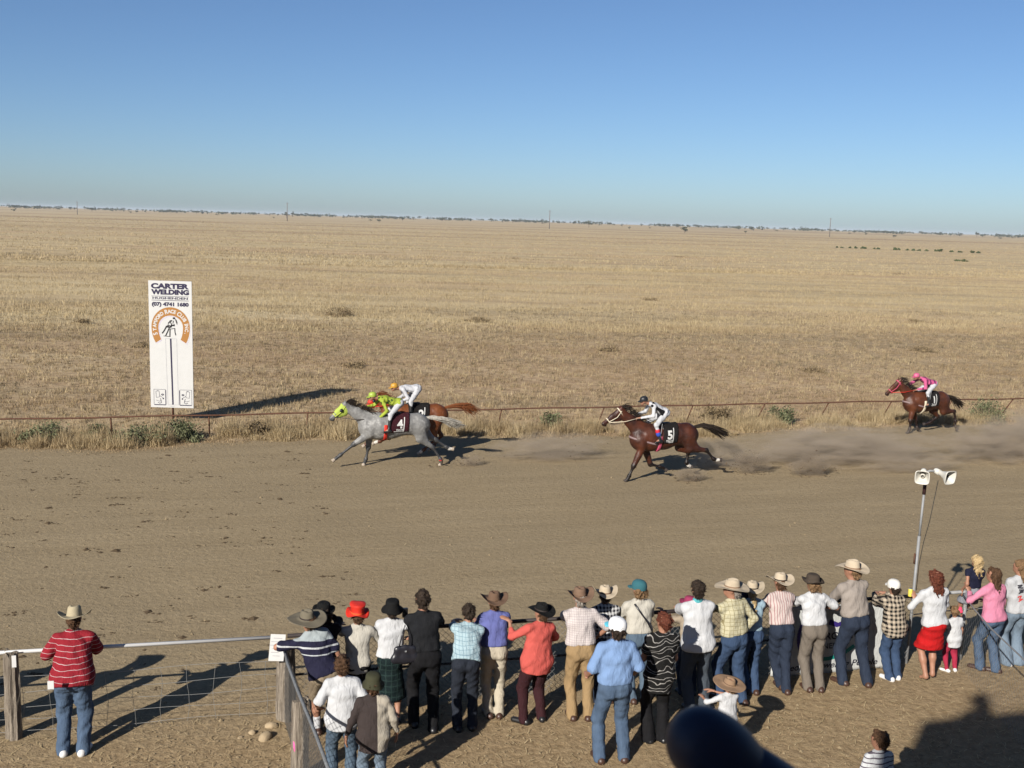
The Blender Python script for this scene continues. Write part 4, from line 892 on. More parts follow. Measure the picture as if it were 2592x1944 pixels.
        sd_ = np.cross(dd, rg.normal(0, 1, (520, 3))); sd_ *= .0045 / np.maximum(np.linalg.norm(sd_, axis=1, keepdims=True), 1e-6)
        link('wisps', mesh_np('wisps', np.stack([b0 - sd_, b0 + sd_, b0 + dd], 1).reshape(-1, 3), np.arange(1560).reshape(-1, 3), False), hm, hob)
    if o.get('hat'):
        ty = o['hat'][0]; tl = o.get('tilt', 5.); Mh = frame_m(HP(0, -.006, .038), hr, hf, hu) @ Matrix.Rotation(radians(tl), 4, 'X')
        a = o['hat']; hs_ = hk / s * s
        if ty == 'cowboy': hat_cowboy(root, Mh, a[1], a[2], s=hs_ * 1.0, **(a[3] if len(a) > 3 else {}))
        elif ty == 'cap': hat_cap(root, Mh, a[1], a[2], s=hs_, yaw=radians(a[3]) if len(a) > 3 else 0)
        elif ty == 'lathe': 
            h_ = hat_lathe(root, Mh, a[1], a[2], s=hs_, wav=a[3] if len(a) > 3 else 0)
            if len(a) > 4: hat_lathe(h_, Mh, a[4], a[5], s=hs_, name='hat_band')
    return HP
def person(label, x, y, h, rot=12., lean=0., side=0., arms=('down', 'down'), feet=((-.10, 0, 8), (.10, 0, -8)), d=.55, yaw=0., nod=0., hs=1., hunch=0., group=None, cat='person', zoff=0., sit=None, **o):
    railer = any(a in ('rail', 'railfwd', 'railwide') for a in arms); hipf = 0.
    if railer and d > .4 and lean < 30: hipf = min(.13, d - .38); lean -= 4; h -= .02
    s = h / 1.75; root = thing('person', (x, y, zoff), radians(rot), label, cat, group)
    L, S = radians(lean), radians(side)
    u = unit((sin(S), sin(L) * cos(S), cos(L) * cos(S))); r = unit(np.cross((0, 1, 0) if abs(u[1]) < .99 else (0, 0, -1), u)); f = np.cross(u, r)
    cu = unit(u + np.array([0, radians(hunch), 0])); cf = unit(np.array([0, 1, 0]) - cu * cu[1])
    hip = np.array([0, -.10 * s * sin(L) + hipf, .93 * s])
    if sit is not None: hip = np.array([0., 0., sit])
    neck = hip + u * .30 * s + cu * .245 * s
    hu = unit(u * .5 + np.array([0, 0, .5])); yw = radians(yaw); hf0 = np.array([-sin(yw), cos(yw), -sin(radians(nod))]); 
    hf = unit(hf0 - hu * (hf0 @ hu)); hr = np.cross(hf, hu); hu = unit(hu)
    hc = neck + hu * .148 * s * hs ** .5
    sw = o.get('shw', 1.); sh = [neck - cu * .078 * s + r * q * .170 * s * sw for q in (-1, 1)]
    el, wr, hd, hup = [], [], [], []
    for i, q in enumerate((-1, 1)):
        a = arms[i]; hint = (q * 1., -.5, -.5); dr = None; up = (0, 0, 1)
        if a == 'rail': tg = (q * .10, d + .06, 1.165); hint = (q * .55, -.2, -.8); dr = (-q * .8, .6, 0)
        elif a == 'railwide': tg = (q * .30, d - .02, 1.16); hint = (q * .6, -.6, -.8); dr = (q * .2, 1, -.1)
        elif a == 'railfwd': tg = (q * .20, d + .12, 1.17); hint = (q * .4, -.5, -1); dr = (-q * .3, 1, 0)
        elif a == 'down': tg = (q * .26 * s, .06 * s, .86 * s); hint = (q * .5, -1, 0); dr = (0, .25, -1); up = (q, 0, 0)
        elif a == 'front': tg = (q * .07, .28 * s, 1.10 * s); hint = (q * .6, -.5, -.9); dr = (-q * .8, .6, .2)
        elif a == 'pocket': tg = (q * .20 * s, .04 * s, .90 * s); hint = (q * 1., -.8, 0); dr = (-q * .2, .3, -1); up = (q, 0, 0)
        elif a == 'binoc': tg = tuple(hc + hf * .15 + hr * q * .055 - hu * .045); hint = (q * .9, .1, -.9); dr = (-q * .25, .5, .8)
        else: tg = a[0]; hint = a[1] if len(a) > 1 else hint; dr = a[2] if len(a) > 2 else None; up = a[3] if len(a) > 3 else up
        e, w = ik(sh[i], tg, .285 * s, .255 * s, hint); el.append(e); wr.append(w); hd.append(None if dr is None else np.array(dr, float)); hup.append(up)
    hj, kn, an, toe = [], [], [], []
    for i, q in enumerate((-1, 1)):
        H_ = hip + r * q * .088 * s - u * .03 * s; fx, fy, ty = feet[i][:3]; t = radians(ty); td = np.array([-sin(t), cos(t), 0])
        A_ = np.array([fx * s, fy, .085 * s + (feet[i][3] if len(feet[i]) > 3 else 0)]); k_, A_ = ik(H_, A_, .44 * s, .425 * s, (q * .15, 1, 0) if len(feet[i]) < 5 else feet[i][4])
        hj.append(H_); kn.append(k_); an.append(A_); toe.append(td)
    J = dict(s=s, hip=hip, u=u, f=f, r=r, cu=cu, cf=cf, neck=neck, hc=hc, hu=hu, hf=hf, hr=hr, hs=hs, sh=sh, el=el, wr=wr, hj=hj, kn=kn, an=an, toe=toe, hd=hd, hup=hup)
    J['HP'] = figure(root, J, o); J['root'] = root; return J

DENIM = cloth('denim_mid', (.075, .125, .22), 'denim', (.16, .235, .35)); DENIM_D = cloth('denim_dark', (.022, .032, .06), 'denim', (.05, .07, .115)); DENIM_B = cloth('denim_blue', (.04, .075, .16), 'denim', (.085, .14, .25)); DENIM_L = cloth('denim_light', (.20, .28, .38), 'denim', (.34, .43, .53)); DENIM_G = cloth('denim_greyblue', (.10, .15, .215), 'denim', (.18, .255, .34))
TW = cloth('white_cotton', (.66, .67, .69)); TW2 = cloth('cream_cotton', (.60, .57, .50)); BLK = cloth('black_cloth', (.010, .010, .012), wr=.4)
SHOE_B = plain('brown_leather', (.06, .03, .02), .45, .4); SHOE_K = plain('black_leather', (.012, .012, .013), .4, .45); SHOE_W = plain('white_leather', (.68, .67, .66), .5, .3)
BELT_B = plain('belt_dark', (.045, .018, .014), .5, .35); BELT_T = plain('belt_tan', (.26, .075, .03), .5, .35); BAND_K = plain('hat_band_dark', (.03, .022, .02), .6); BAND_T = plain('hat_band_tan', (.22, .14, .09), .7)
CW = dict(R=.195, hgt=.125, roll=.085); CF = dict(R=.20, hgt=.12, roll=.035)
BOWL = [(.10, 0), (.17, .004), (.185, .02), (.187, .024), (.17, .010), (.103, .006), (.104, .05), (.098, .09), (.07, .118), (.03, .125), (.003, .125)]
UPBR = [(.10, 0), (.14, -.008), (.165, .012), (.168, .016), (.14, -.002), (.102, .006), (.102, .05), (.095, .088), (.065, .11), (.03, .106), (.003, .10)]
TOPH = [(.098, 0), (.15, -.012), (.178, .002), (.182, .008), (.15, -.004), (.100, .006), (.103, .05), (.112, .10), (.124, .135), (.12, .142), (.06, .146), (.003, .146)]
BUCK = [(.165, -.055), (.168, -.052), (.108, .0), (.104, .06), (.096, .085), (.06, .095), (.003, .096)]
# --- along the fence, left to right
person('heavy man in red white-striped polo and jeans leaning on the left rail', -5.23, 12.28, 1.80, 12, 24, 0, ('railwide', 'railfwd'), ((-.11, -.02, 12), (.12, -.04, -14)), d=.57, nod=8, build=1.40, shw=1.08, hipw=1.0, hunch=6, seed=1,
       top=(cloth('polo_red_stripe', (.30, .018, .03), 'hstripe', (.62, .50, .50), .064, .08), .85, -.10, 1.08), bottom=('trousers', DENIM, 1.1), shoes=SHOE_W, hat=('cowboy', FEL['straw'], FEL['straw'], dict(R=.20, hgt=.14, roll=.06)), hair=('fringe', HAIR['brown']), tilt=-6)
m = MB(); m.box((-5.345, 11.985, 1.02), (.07, .01, .10), .2); tag(m.build('ticket', WHITE), 'white ticket hanging from the red polo hem', 'ticket')
person('man in olive hat, navy-striped polo and khaki shorts leaning on corner post', -2.26, 12.80, 1.74, 20, 20, -17, (((-.42, .42, 1.15), (-1, -.2, 0)), ((.30, .02, .84), (1, -.6, 0), (0, .1, -1), (1, 0, 0))), ((-.04, .20, 5), (.10, -.04, -10)), yaw=25, build=1.12, seed=2,
       top=(cloth('polo_navy_band', (.5, .5, .5), 'zbands', [(0, (.018, .018, .045)), (.36, (.55, .58, .60)), (.385, (.018, .018, .045)), (.50, (.60, .62, .64)), (.535, (.018, .018, .045)), (.64, (.40, .45, .47))], .95, 1.55), .8, -.03), bottom=('shorts', cloth('khaki', (.30, .235, .16)), .86), shoes=SHOE_B, socks=TW, hat=('cowboy', FEL['olive'], BAND_K, dict(R=.235, hgt=.12, roll=.02, dip=.03)), hair=('fringe', HAIR['brown']), tilt=14)
person('woman in black bowler hat and black clothes raising binoculars', -2.33, 13.17, 1.66, 10, 10, 0, ('binoc', 'binoc'), d=.42, yaw=8, seed=3, build=.95, top=(BLK, 1.6, -.15), bottom=('trousers', BLK), shoes=SHOE_K, hat=('lathe', FEL['black'], UPBR, .03), hair=('bob', HAIR['dark']))
person('woman in red flared top hat and cream top at the fence', -1.90, 13.25, 1.60, 12, 10, 0, ('railfwd', 'railwide'), d=.45, yaw=10, seed=4, build=.98, hipw=1.02, top=(TW2, .9, -.14), bottom=('trousers', BLK), shoes=SHOE_K,
       hat=('lathe', plain('red_sinamay', (.62, .03, .015), .6, .3, var=.25, scale=20), TOPH, .05, plain('orange_red_ribbon', (.75, .10, .03), .5), [(.107, .01), (.108, .035)]), hair=('fringe', HAIR['brown']))
person('woman in black hat, white shirt and long dark tartan skirt', -1.47, 13.31, 1.67, 12, 8, 2, ('rail', ((.26, .10, 1.12), (1, -.8, -.2), (-.3, 1, 0))), d=.5, yaw=-5, seed=5, build=1.0, top=(TW, 1.7, .02, 1.05), bottom=('skirt', cloth('green_tartan', (.006, .016, .018), 'grid', (.022, .045, .042), .075, .16), .60, .235), shoes=SHOE_K,
       hat=('lathe', FEL['black'], BUCK[:1] + [(.168, -.05)] + BUCK[2:], .02), hair=('fringe', HAIR['dark']))
person('tall bareheaded man in black shirt and black trousers', -1.00, 13.12, 1.88, 12, 11, -3, ('rail', 'railwide'), ((-.12, .16, 6), (.10, -.02, -6)), d=.78, yaw=5, seed=6, build=1.08, top=(cloth('black_shirt', (.014, .015, .018)), 1.9, .07, 1.05), bottom=('trousers', BLK), shoes=SHOE_K, belt=SHOE_K, hair=('short', HAIR['dark']))
person('youth in pale blue checked shirt and dark jeans bending over the rail', -.50, 13.30, 1.70, 8, 38, 6, ('rail', 'railfwd'), ((-.10, -.12, 8), (.10, -.10, -6)), d=.72, nod=5, hunch=10, seed=7, build=.98, top=(cloth('pale_blue_check', (.45, .60, .66), 'grid', (.20, .32, .40), .045, .12), .75, .02, 1.1), bottom=('trousers', cloth('denim_black', (.02, .024, .034), 'denim', (.04, .05, .075))), shoes=SHOE_K, hair=('short', HAIR['dark']))
person('man in violet-blue shirt, cream trousers and brown hat', -.11, 13.59, 1.70, 12, 14, 0, ('rail', 'rail'), ((-.075, 0, 14), (.07, -.02, -10)), d=.55, yaw=4, seed=8, build=1.05, top=(cloth('violet_blue', (.145, .165, .42)), 1.9, .07, 1.06), bottom=('trousers', cloth('cream_moleskin', (.56, .50, .39))), shoes=SHOE_B, belt=BELT_B, hat=('cowboy', FEL['brown'], FEL['brown'], dict(R=.20, hgt=.125, roll=.07)), hair=('fringe', HAIR['brown']))
person('woman in coral shirt and black hat laying a hand on her neighbour', .43, 13.46, 1.65, 26, 4, 6, (((-.24, .35, 1.33), (-.7, -.2, -1), (-.5, .6, .3), (0, -.4, 1)), ((.20, .30, 1.0), (1, -.2, -.3))), ((-.16, .02, 36), (.12, .02, -10)), yaw=15, seed=9, build=1.18, hipw=1.05, top=(cloth('coral_linen', (.62, .115, .095)), 1.45, -.16, 1.12), bottom=('trousers', cloth('maroon_twill', (.045, .014, .018))), shoes=SHOE_K, hat=('cowboy', FEL['black'], BAND_K, dict(R=.185, hgt=.11, roll=.03, dip=.03)), hair=('fringe', HAIR['brown']), tilt=6)
person('man in fine-checked white shirt, tan trousers and brown hat', 1.05, 13.59, 1.80, 8, 12, -3, ('rail', ((.26, .30, 1.05), (1, -.5, -.2))), ((-.11, 0, 10), (.10, -.02, -12)), d=.85, yaw=8, seed=10, build=1.12, top=(cloth('fine_check', (.68, .62, .60), 'grid', (.45, .38, .40), .030, .15), .9, .07, 1.05), bottom=('trousers', cloth('tan_trouser', (.36, .245, .125)), 1.05), shoes=SHOE_B, belt=BELT_B, hat=('cowboy', FEL['brown2'], FEL['brown'], CW), hair=('fringe', HAIR['grey']))
person('person in black and white checked shirt and cream hat', 1.41, 14.12, 1.67, 14, 18, 0, ('railwide', 'rail'), d=.42, yaw=-4, seed=11, top=(cloth('bw_check', (.75, .75, .74), 'gingham', (.015, .015, .03), .05, .5, c3=(.01, .01, .02)), 1.9, .07), bottom=('trousers', DENIM_D), shoes=SHOE_B, hat=('cowboy', FEL['cream'], BAND_T, dict(R=.20, hgt=.13, roll=.10)), hair=('fringe', HAIR['brown']))
J12 = person('person in teal cap and white T-shirt with a diagonal bag strap', 1.90, 14.16, 1.74, 14, 13, 0, ('rail', 'rail'), d=.5, yaw=18, seed=12, build=1.05, top=(TW2, .8, .07, 1.05), bottom=('trousers', DENIM_G), shoes=SHOE_B, belt=BELT_B, hat=('cap', plain('teal_cap', (.03, .12, .145), .9), plain('teal_cap', (.03, .12, .145), .9), 15), hair=('shag', HAIR['light']))
J13 = person('man in light blue shirt, jeans and white cap standing nearest the stand', 1.37, 12.48, 1.87, 12, 0, 0, (((-.30, .20, 1.05), (-.5, -1, -.3), (.3, 1, .1)), ((.30, .20, 1.05), (.5, -1, -.3), (-.3, 1, .1))), ((-.145, 0, 8), (.145, -.02, -8)), nod=12, seed=13, build=1.10, top=(cloth('light_blue_oxford', (.23, .36, .62)), .9, .05, 1.13), bottom=('trousers', DENIM, 1.1), shoes=SHOE_B, hat=('cap', plain('white_cap', (.75, .76, .78), .8, var=.05), plain('cyan_peak', (.12, .55, .70), .7), 25), hair=('fringe', HAIR['dark']))
person('woman with auburn hair in black and white swirl top and black trousers', 1.99, 13.02, 1.74, 10, 3, 3, ('front', 'front'), yaw=20, seed=14, build=1.02, hipw=1.02, top=(cloth('swirl_print', (.012, .012, .012), 'swirl', (.55, .53, .50), c3=(.20, .19, .18)), .5, -.22, 1.05), bottom=('trousers', BLK, 1.35), shoes=SHOE_K, hair=('short', HAIR['auburn']))
person('person in a magenta pink hat half hidden behind the white shirt', 2.62, 14.45, 1.42, 14, 12, 0, ('railwide', 'railfwd'), d=.4, seed=15, top=(cloth('beige_top', (.40, .33, .25)), .5, .05), bottom=('trousers', DENIM_D), shoes=SHOE_K, hat=('lathe', FEL['pink'], BOWL, .02), hair=('fringe', HAIR['brown']))
person('woman with short dark hair in white shirt, teal scarf and grey trousers', 2.67, 13.89, 1.86, 10, 8, -2, ('rail', 'railwide'), d=.95, yaw=-12, seed=16, build=1.15, hipw=1.02, top=(TW, .95, -.10, 1.08), bottom=('trousers', cloth('grey_blue_trouser', (.07, .085, .105)), 1.1), shoes=SHOE_K, hair=('short', HAIR['dark']), collarm=cloth('teal_scarf', (.12, .50, .55)))
person('man in yellow checked shirt and jeans looking left under cream hat', 3.26, 14.17, 1.80, 26, 8, -6, ('rail', ((.20, .18, .98), (1, -.7, 0))), ((-.14, .16, 14), (.10, -.02, 0)), d=.84, yaw=45, seed=17, build=1.12, top=(cloth('yellow_check', (.62, .58, .40), 'grid', (.36, .31, .17), .055, .12), 1.9, .06, 1.08), bottom=('trousers', DENIM_B), shoes=SHOE_B, belt=BELT_B, hat=('cowboy', FEL['cream2'], BAND_T, dict(R=.21, hgt=.125, roll=.03)), hair=('fringe', HAIR['grey']))
person('woman with blonde ponytail in pale blue shirt, jeans and cream hat', 3.56, 14.54, 1.63, 12, 14, 0, ('rail', 'rail'), ((-.07, .02, 8), (.06, 0, -6)), d=.54, yaw=-6, seed=18, build=.9, top=(cloth('pale_blue_shirt', (.36, .50, .60)), 1.9, .06), bottom=('trousers', DENIM_B), shoes=SHOE_B, belt=BELT_B, hat=('cowboy', FEL['cream2'], BAND_K, CW), hair=('tail', HAIR['blonde']))
person('child in navy cap and dark clothes between the cream hats', 3.44, 14.76, 1.46, 12, 14, 0, ('rail', 'rail'), d=.33, seed=19, hs=1.08, top=(cloth('dark_navy', (.012, .014, .03)), 1.8, -.05), bottom=('trousers', DENIM_D), shoes=SHOE_K, hat=('cap', plain('navy_cap', (.015, .02, .06), .9), plain('navy_cap', (.015, .02, .06), .9), 0), hair=('shag', HAIR['dark']))
person('man in pink-striped shirt and tan belt with legs crossed', 4.01, 14.70, 1.71, 12, 20, 0, ('rail', 'railfwd'), ((.02, .05, 0, .0), (.035, -.12, -6)), d=.49, yaw=6, seed=20, build=1.06, top=(cloth('pink_stripe', (.66, .56, .53), 'vstripe', (.42, .24, .24), .036, .28), 1.7, .07, 1.05), bottom=('trousers', DENIM_D, 1.05), shoes=SHOE_B, belt=BELT_T, hat=('cowboy', FEL['cream'], BAND_K, dict(R=.205, hgt=.13, roll=.07)), hair=('fringe', HAIR['brown']))
person('man in white T-shirt, grey trousers and small dark hat', 4.50, 14.71, 1.70, 12, 16, -2, ('rail', ((.24, .40, 1.12), (1, -.6, -.3))), ((-.10, 0, 6), (.08, -.03, -8)), d=.61, yaw=14, seed=21, build=1.10, top=(TW, .8, .07, 1.03), bottom=('trousers', cloth('grey_trouser', (.20, .17, .14)), 1.0), shoes=SHOE_B, belt=BELT_B, hat=('lathe', FEL['dark'], UPBR, .04), hair=('shag', HAIR['light']))
person('tall man in grey-beige shirt, dark jeans and cream hat', 5.16, 14.93, 1.86, 16, 13, -5, ('rail', 'rail'), ((-.16, .06, 20), (.16, -.06, -20)), d=.57, yaw=30, seed=22, build=1.18, top=(cloth('grey_beige', (.36, .315, .28)), .9, .06, 1.06), bottom=('trousers', DENIM_D, 1.08), shoes=SHOE_B, hat=('cowboy', FEL['cream'], BAND_T, dict(R=.21, hgt=.135, roll=.05)), hair=('fringe', HAIR['light']))
person('youth in black and cream flannel shirt, white cap and white sneakers', 5.80, 15.20, 1.53, 12, 9, -4, ('rail', 'rail'), ((-.08, -.04, 25), (.09, 0, -10)), d=.45, nod=10, hs=1.05, seed=23, build=1.14, top=(cloth('flannel_check', (.56, .47, .36), 'gingham', (.03, .028, .028), .062, .5, c3=(.008, .008, .008)), 1.9, -.16, 1.12), bottom=('trousers', DENIM_B, 1.15), shoes=SHOE_W, hat=('cap', plain('white_cap2', (.70, .68, .63), .85), plain('white_cap2', (.70, .68, .63), .85), 0), hair=('fringe', HAIR['dark']))
J22 = person('woman with long brown hair in white hooded top and red skirt', 6.34, 15.19, 1.72, 10, 0, -4, (((-.18, .26, 1.17), (-1, -.6, -.6), (0, .6, 1)), ((.12, .30, 1.02), (1, -.6, -.2))), ((-.07, -.03, 20), (.08, .04, -8)), yaw=14, seed=24, build=.98, hipw=1.03, top=(TW, 1.9, -.03, 1.05), bottom=('skirt', cloth('red_skirt', (.55, .012, .014)), .42, .225), hair=('long', HAIR['auburn']))
J23 = person('toddler in white dress, pink leggings and pink hair bow', 6.82, 15.56, 1.02, 10, 0, -4, ('front', 'down'), ((-.13, -.01, 35), (.11, 0, -25)), hs=1.3, yaw=-10, seed=25, build=1.05, top=(TW, .5, -.24, 1.12), bottom=('trousers', cloth('pink_legging', (.42, .03, .07)), .8), shoes=SHOE_W, hair=('cropped', HAIR['light']))
skin_obj('hair_bow', [C(J23['HP'](.03, -.06, .07), J23['HP'](.085, -.075, .03), .02, .03), C(J23['HP'](.05, -.07, .06), J23['HP'](.075, -.06, .09), .02, .028)], plain('pink_bow', (.75, .06, .14), .7), J23['root'], vox=.01, k=.01)
person('blonde girl in navy top and grey skirt sitting on the rail', 7.22, 15.98, 1.22, 8, -4, 0, (((-.17, .0, 1.17), (-.25, -1, 0), (0, .3, -1), (-1, 0, 0)), ((.08, .20, 1.22), (.4, -.5, -1))), ((-.07, .36, 0, .45), (.07, .36, 0, .45)), hs=1.15, yaw=14, sit=1.14, seed=26, build=.95, top=(cloth('navy_top', (.014, .016, .04)), .25, .10), bottom=('skirt', cloth('grey_skirt', (.28, .29, .33)), .30, .24), shoes=SHOE_K, hair=('long', HAIR['blonde']))
person('woman with brown hair in pink top and jeans holding the girl', 7.40, 15.60, 1.64, 18, 6, -2, (((-.22, .30, 1.18), (-1, -.7, -.6), (.0, .6, .9)), 'front'), ((-.10, .06, 30), (.08, -.08, 40)), yaw=25, seed=27, build=1.03, hipw=1.03, top=(cloth('pink_jersey', (.74, .27, .40)), 1.9, -.05, 1.05), bottom=('trousers', DENIM, 1.12), shoes=SHOE_B, hair=('long', HAIR['brown']))
J26 = person('girl with long hair in printed grey T-shirt and pale jeans', 7.90, 15.87, 1.71, 12, 0, -3, ('front', 'front'), yaw=35, seed=28, build=.98, top=(cloth('grey_tee', (.55, .56, .58)), .8, -.03, 1.05), bottom=('trousers', DENIM_L, 1.5), shoes=SHOE_W, hair=('long', HAIR['light']))
# --- nearer the stand
person('boy in white T-shirt and jeans behind the olive-hatted man', -1.86, 11.75, 1.57, 12, 4, 0, (((-.26, .14, .92), (-.5, -1, -.2)), ((.24, .16, .92), (.5, -1, -.2))), ((-.13, -.04, 10), (.12, .02, -8)), hs=1.08, yaw=-8, seed=29, build=1.15, top=(TW, .85, -.13, 1.1), bottom=('trousers', DENIM_G, 1.15), shoes=SHOE_W, hair=('short', HAIR['brown']))
J30 = person('boy in dark green bucket hat and brown and cream jacket', -1.46, 11.45, 1.48, 14, 5, 0, (((-.30, .05, .76), (-.5, -1, 0), (0, .2, -1), (-1, 0, 0)), ((.28, .06, .76), (.5, -1, 0), (0, .2, -1), (1, 0, 0))), ((-.11, 0, 14), (.11, .0, -12)), hs=1.06, seed=30, build=1.12, topname='jacket', top=(cloth('split_jacket', (.055, .042, .04), 'xsplit', (.50, .45, .37), .035), 1.8, -.20, 1.16), bottom=('trousers', DENIM_L, 1.2), shoes=SHOE_W, hat=('lathe', FEL['green'], [(.150, -.045), (.153, -.042), (.110, .0), (.108, .06), (.098, .095), (.06, .108), (.003, .110)], .03), hair=('fringe', HAIR['brown']))
person('small child in wide tan hat and white shirt in front of the grey trousers', 2.78, 12.52, 1.10, 20, 0, 0, (((-.22, .24, .80), (-1, -.4, -.4)), ((-.05, .28, .84), (1, -.2, -.5))), hs=1.2, yaw=20, seed=31, build=1.05, top=(TW, 1.2, -.1, 1.12), bottom=('trousers', DENIM), shoes=SHOE_B, hat=('cowboy', FEL['tan'], FEL['brown'], dict(R=.245, hgt=.10, roll=.0, dip=.0)), hair=('fringe', HAIR['light']), tilt=9)
person('small boy in white and grey striped T-shirt at the bottom right', 4.08, 10.90, 1.25, 12, 0, 0, ('down', 'down'), hs=1.22, yaw=28, seed=32, build=1.08, top=(cloth('boy_stripe', (.64, .66, .68), 'hstripe', (.13, .11, .14), .052, .26), .85, -.08, 1.1), bottom=('trousers', DENIM), shoes=SHOE_W, hair=('short', HAIR['brown']))
# --- two more at the rail just left of the picture; their shadows fall into it
person('man in dark hat at the rail left of the red polo', -7.0, 12.05, 1.88, 12, 3, 0, ('front', 'front'), d=.6, seed=33, build=1.35, top=(cloth('dark_shirt', (.05, .05, .07)), 1.9, .06, 1.06), bottom=('trousers', DENIM_D), shoes=SHOE_B, hat=('cowboy', FEL['brown'], BAND_K, CW))
person('second man at the rail furthest left', -8.0, 12.1, 1.80, 12, 10, 0, ('rail', 'railfwd'), d=.3, seed=34, build=1.4, top=(cloth('dark_shirt', (.05, .05, .07)), 1.9, .06, 1.06), bottom=('trousers', DENIM), shoes=SHOE_B, hat=('cowboy', FEL['cream'], BAND_K, CW))

# --- things carried
def place(o, J): o.parent = None; o.matrix_world = Matrix.Translation(J['root'].location) @ Matrix.Rotation(J['root'].rotation_euler.z, 4, 'Z'); return o
BAGM = plain('black_bag_leather', (.016, .016, .022), .35, .5)
bg_ = thing('handbag', (-1.27, 13.10, .98), radians(15), 'black leather handbag hanging from the white shirted woman\'s shoulder', 'bag')
V, Q = skin([C((-.13, 0, .02), (.13, 0, .02), .06, None, (0, 1, 0), .7), C((-.10, 0, .15), (.10, 0, .15), .045, None, (0, 1, 0), .7), C((-.12, 0, .05), (-.09, 0, .14), .05, .045, (0, 1, 0), .7), C((.12, 0, .05), (.09, 0, .14), .05, .045, (0, 1, 0), .7), C((0, 0, .05), (0, 0, .14), .1, .07, (0, 1, 0), .45)], vox=.013, k=.03)
link('bag_body', mesh_np('bag', V, Q), BAGM, bg_)
m = MB(); m.tube([(-.08, -.01, .18), (-.05, -.02, .34), (.0, .04, .46), (.05, -.0, .34), (.08, -.01, .18)], .009, 6); m.build('strap', BAGM, bg_)
m = MB(); m.box((.0, -.05, .14), (.025, .01, .018)); m.build('clasp', GALV, bg_)
# bag strap across the white T-shirt
HPn = J12; T_ = lambda x, y, z: HPn['hip'] + HPn['r'] * x * HPn['s'] + HPn['f'] * y * HPn['s'] + HPn['u'] * z * HPn['s']
m = MB(); m.tube([T_(-.10, -.095, .50), T_(-.02, -.125, .38), T_(.08, -.125, .24), T_(.15, -.10, .12), T_(.17, -.06, .07)], [.013] * 5, 6); m.build('shoulder_strap', BAGM, HPn['root'])
can = thing('drink_can', (0, 0, 0), 0, 'yellow drink can in the hand of the woman in the red skirt', 'can'); Mr = Matrix.Translation(J22['root'].location) @ Matrix.Rotation(J22['root'].rotation_euler.z, 4, 'Z'); w = Mr @ Vector(J22['wr'][0]) + Vector((-.05, .07, .09)); can.location = w
m = MB(); m.lathe([(.003, -.06), (.028, -.06), (.032, -.05), (.032, .045), (.027, .058), (.003, .058)], n=14); m.build('can_body', plain('yellow_can', (.75, .62, .10), .3, .5), can)
m = MB(); m.lathe([(.024, .058), (.026, .063), (.003, .061)], n=14); m.build('rim', GALV, can)
# phone/camera held up by the man in black; binoculars of the woman in the black hat
cm = thing('camera', (-1.32, 13.52, 1.46), radians(20), 'small dark camera held up beside the tall man in black', 'camera'); m = MB(); m.box((0, 0, 0), (.07, .04, .12)); m.build('camera_body', SHOE_K, cm); m = MB(); m.lathe([(.025, 0), (.022, .03), (.003, .03)], (0, .02, 0), 12, Matrix.Rotation(-pi / 2, 3, 'X')); m.build('lens', SHOE_K, cm)
bo = [x for x in bpy.data.objects if x.get('label', '').startswith('woman in black bowler')][0]
bi = thing('binoculars', (bo.location.x - .08, bo.location.y + .36, 1.515), radians(18), 'black binoculars raised by the woman in black', 'binoculars')
for q in (-1, 1): m = MB(); m.tube([(q * .032, -.06, 0), (q * .032, .0, 0), (q * .036, .06, 0)], [.018, .022, .027], 10); m.build('barrel', SHOE_K, bi)
m = MB(); m.box((0, 0, .0), (.04, .05, .015)); m.build('bridge', SHOE_K, bi)
# print on the back of the grey T-shirt
m = MB(); r = random.Random(3); Tb = lambda x, y, z: J26['hip'] + J26['r'] * x + J26['f'] * y + J26['u'] * z
PRT = [plain('shirt_print_black', (.03, .03, .04), .8), plain('shirt_print_red', (.5, .05, .05), .8)]
bb_ = [o_ for o_ in J26['root'].children if o_.name.startswith('shirt')][0]; tree = BVHTree.FromPolygons([v.co for v in bb_.data.vertices], [tuple(p.vertices) for p in bb_.data.polygons])
for k, (pts, mm) in enumerate([([(-.10, .42), (-.03, .43), (-.10, .39), (-.02, .39)], 0), ([(-.09, .36), (-.01, .36), (-.08, .33), (-.02, .33), (-.09, .30)], 0), ([(.02, .43), (.07, .44), (.10, .40), (.06, .35), (.02, .37)], 0), ([(.10, .40), (.11, .30), (.06, .20), (.0, .19)], 1), ([(-.10, .24), (-.04, .26), (-.07, .20), (-.02, .21), (-.08, .17)], 1)]):
    o = flat('shirt_print', strip(pts, .02), PRT[mm], J26['root'], -.6)
    for v in o.data.vertices: v.co = Vector(Tb(v.co.x, -.6, v.co.z))
    subdiv(o.data); drape(o, tree, (0, 1, 0), .008)

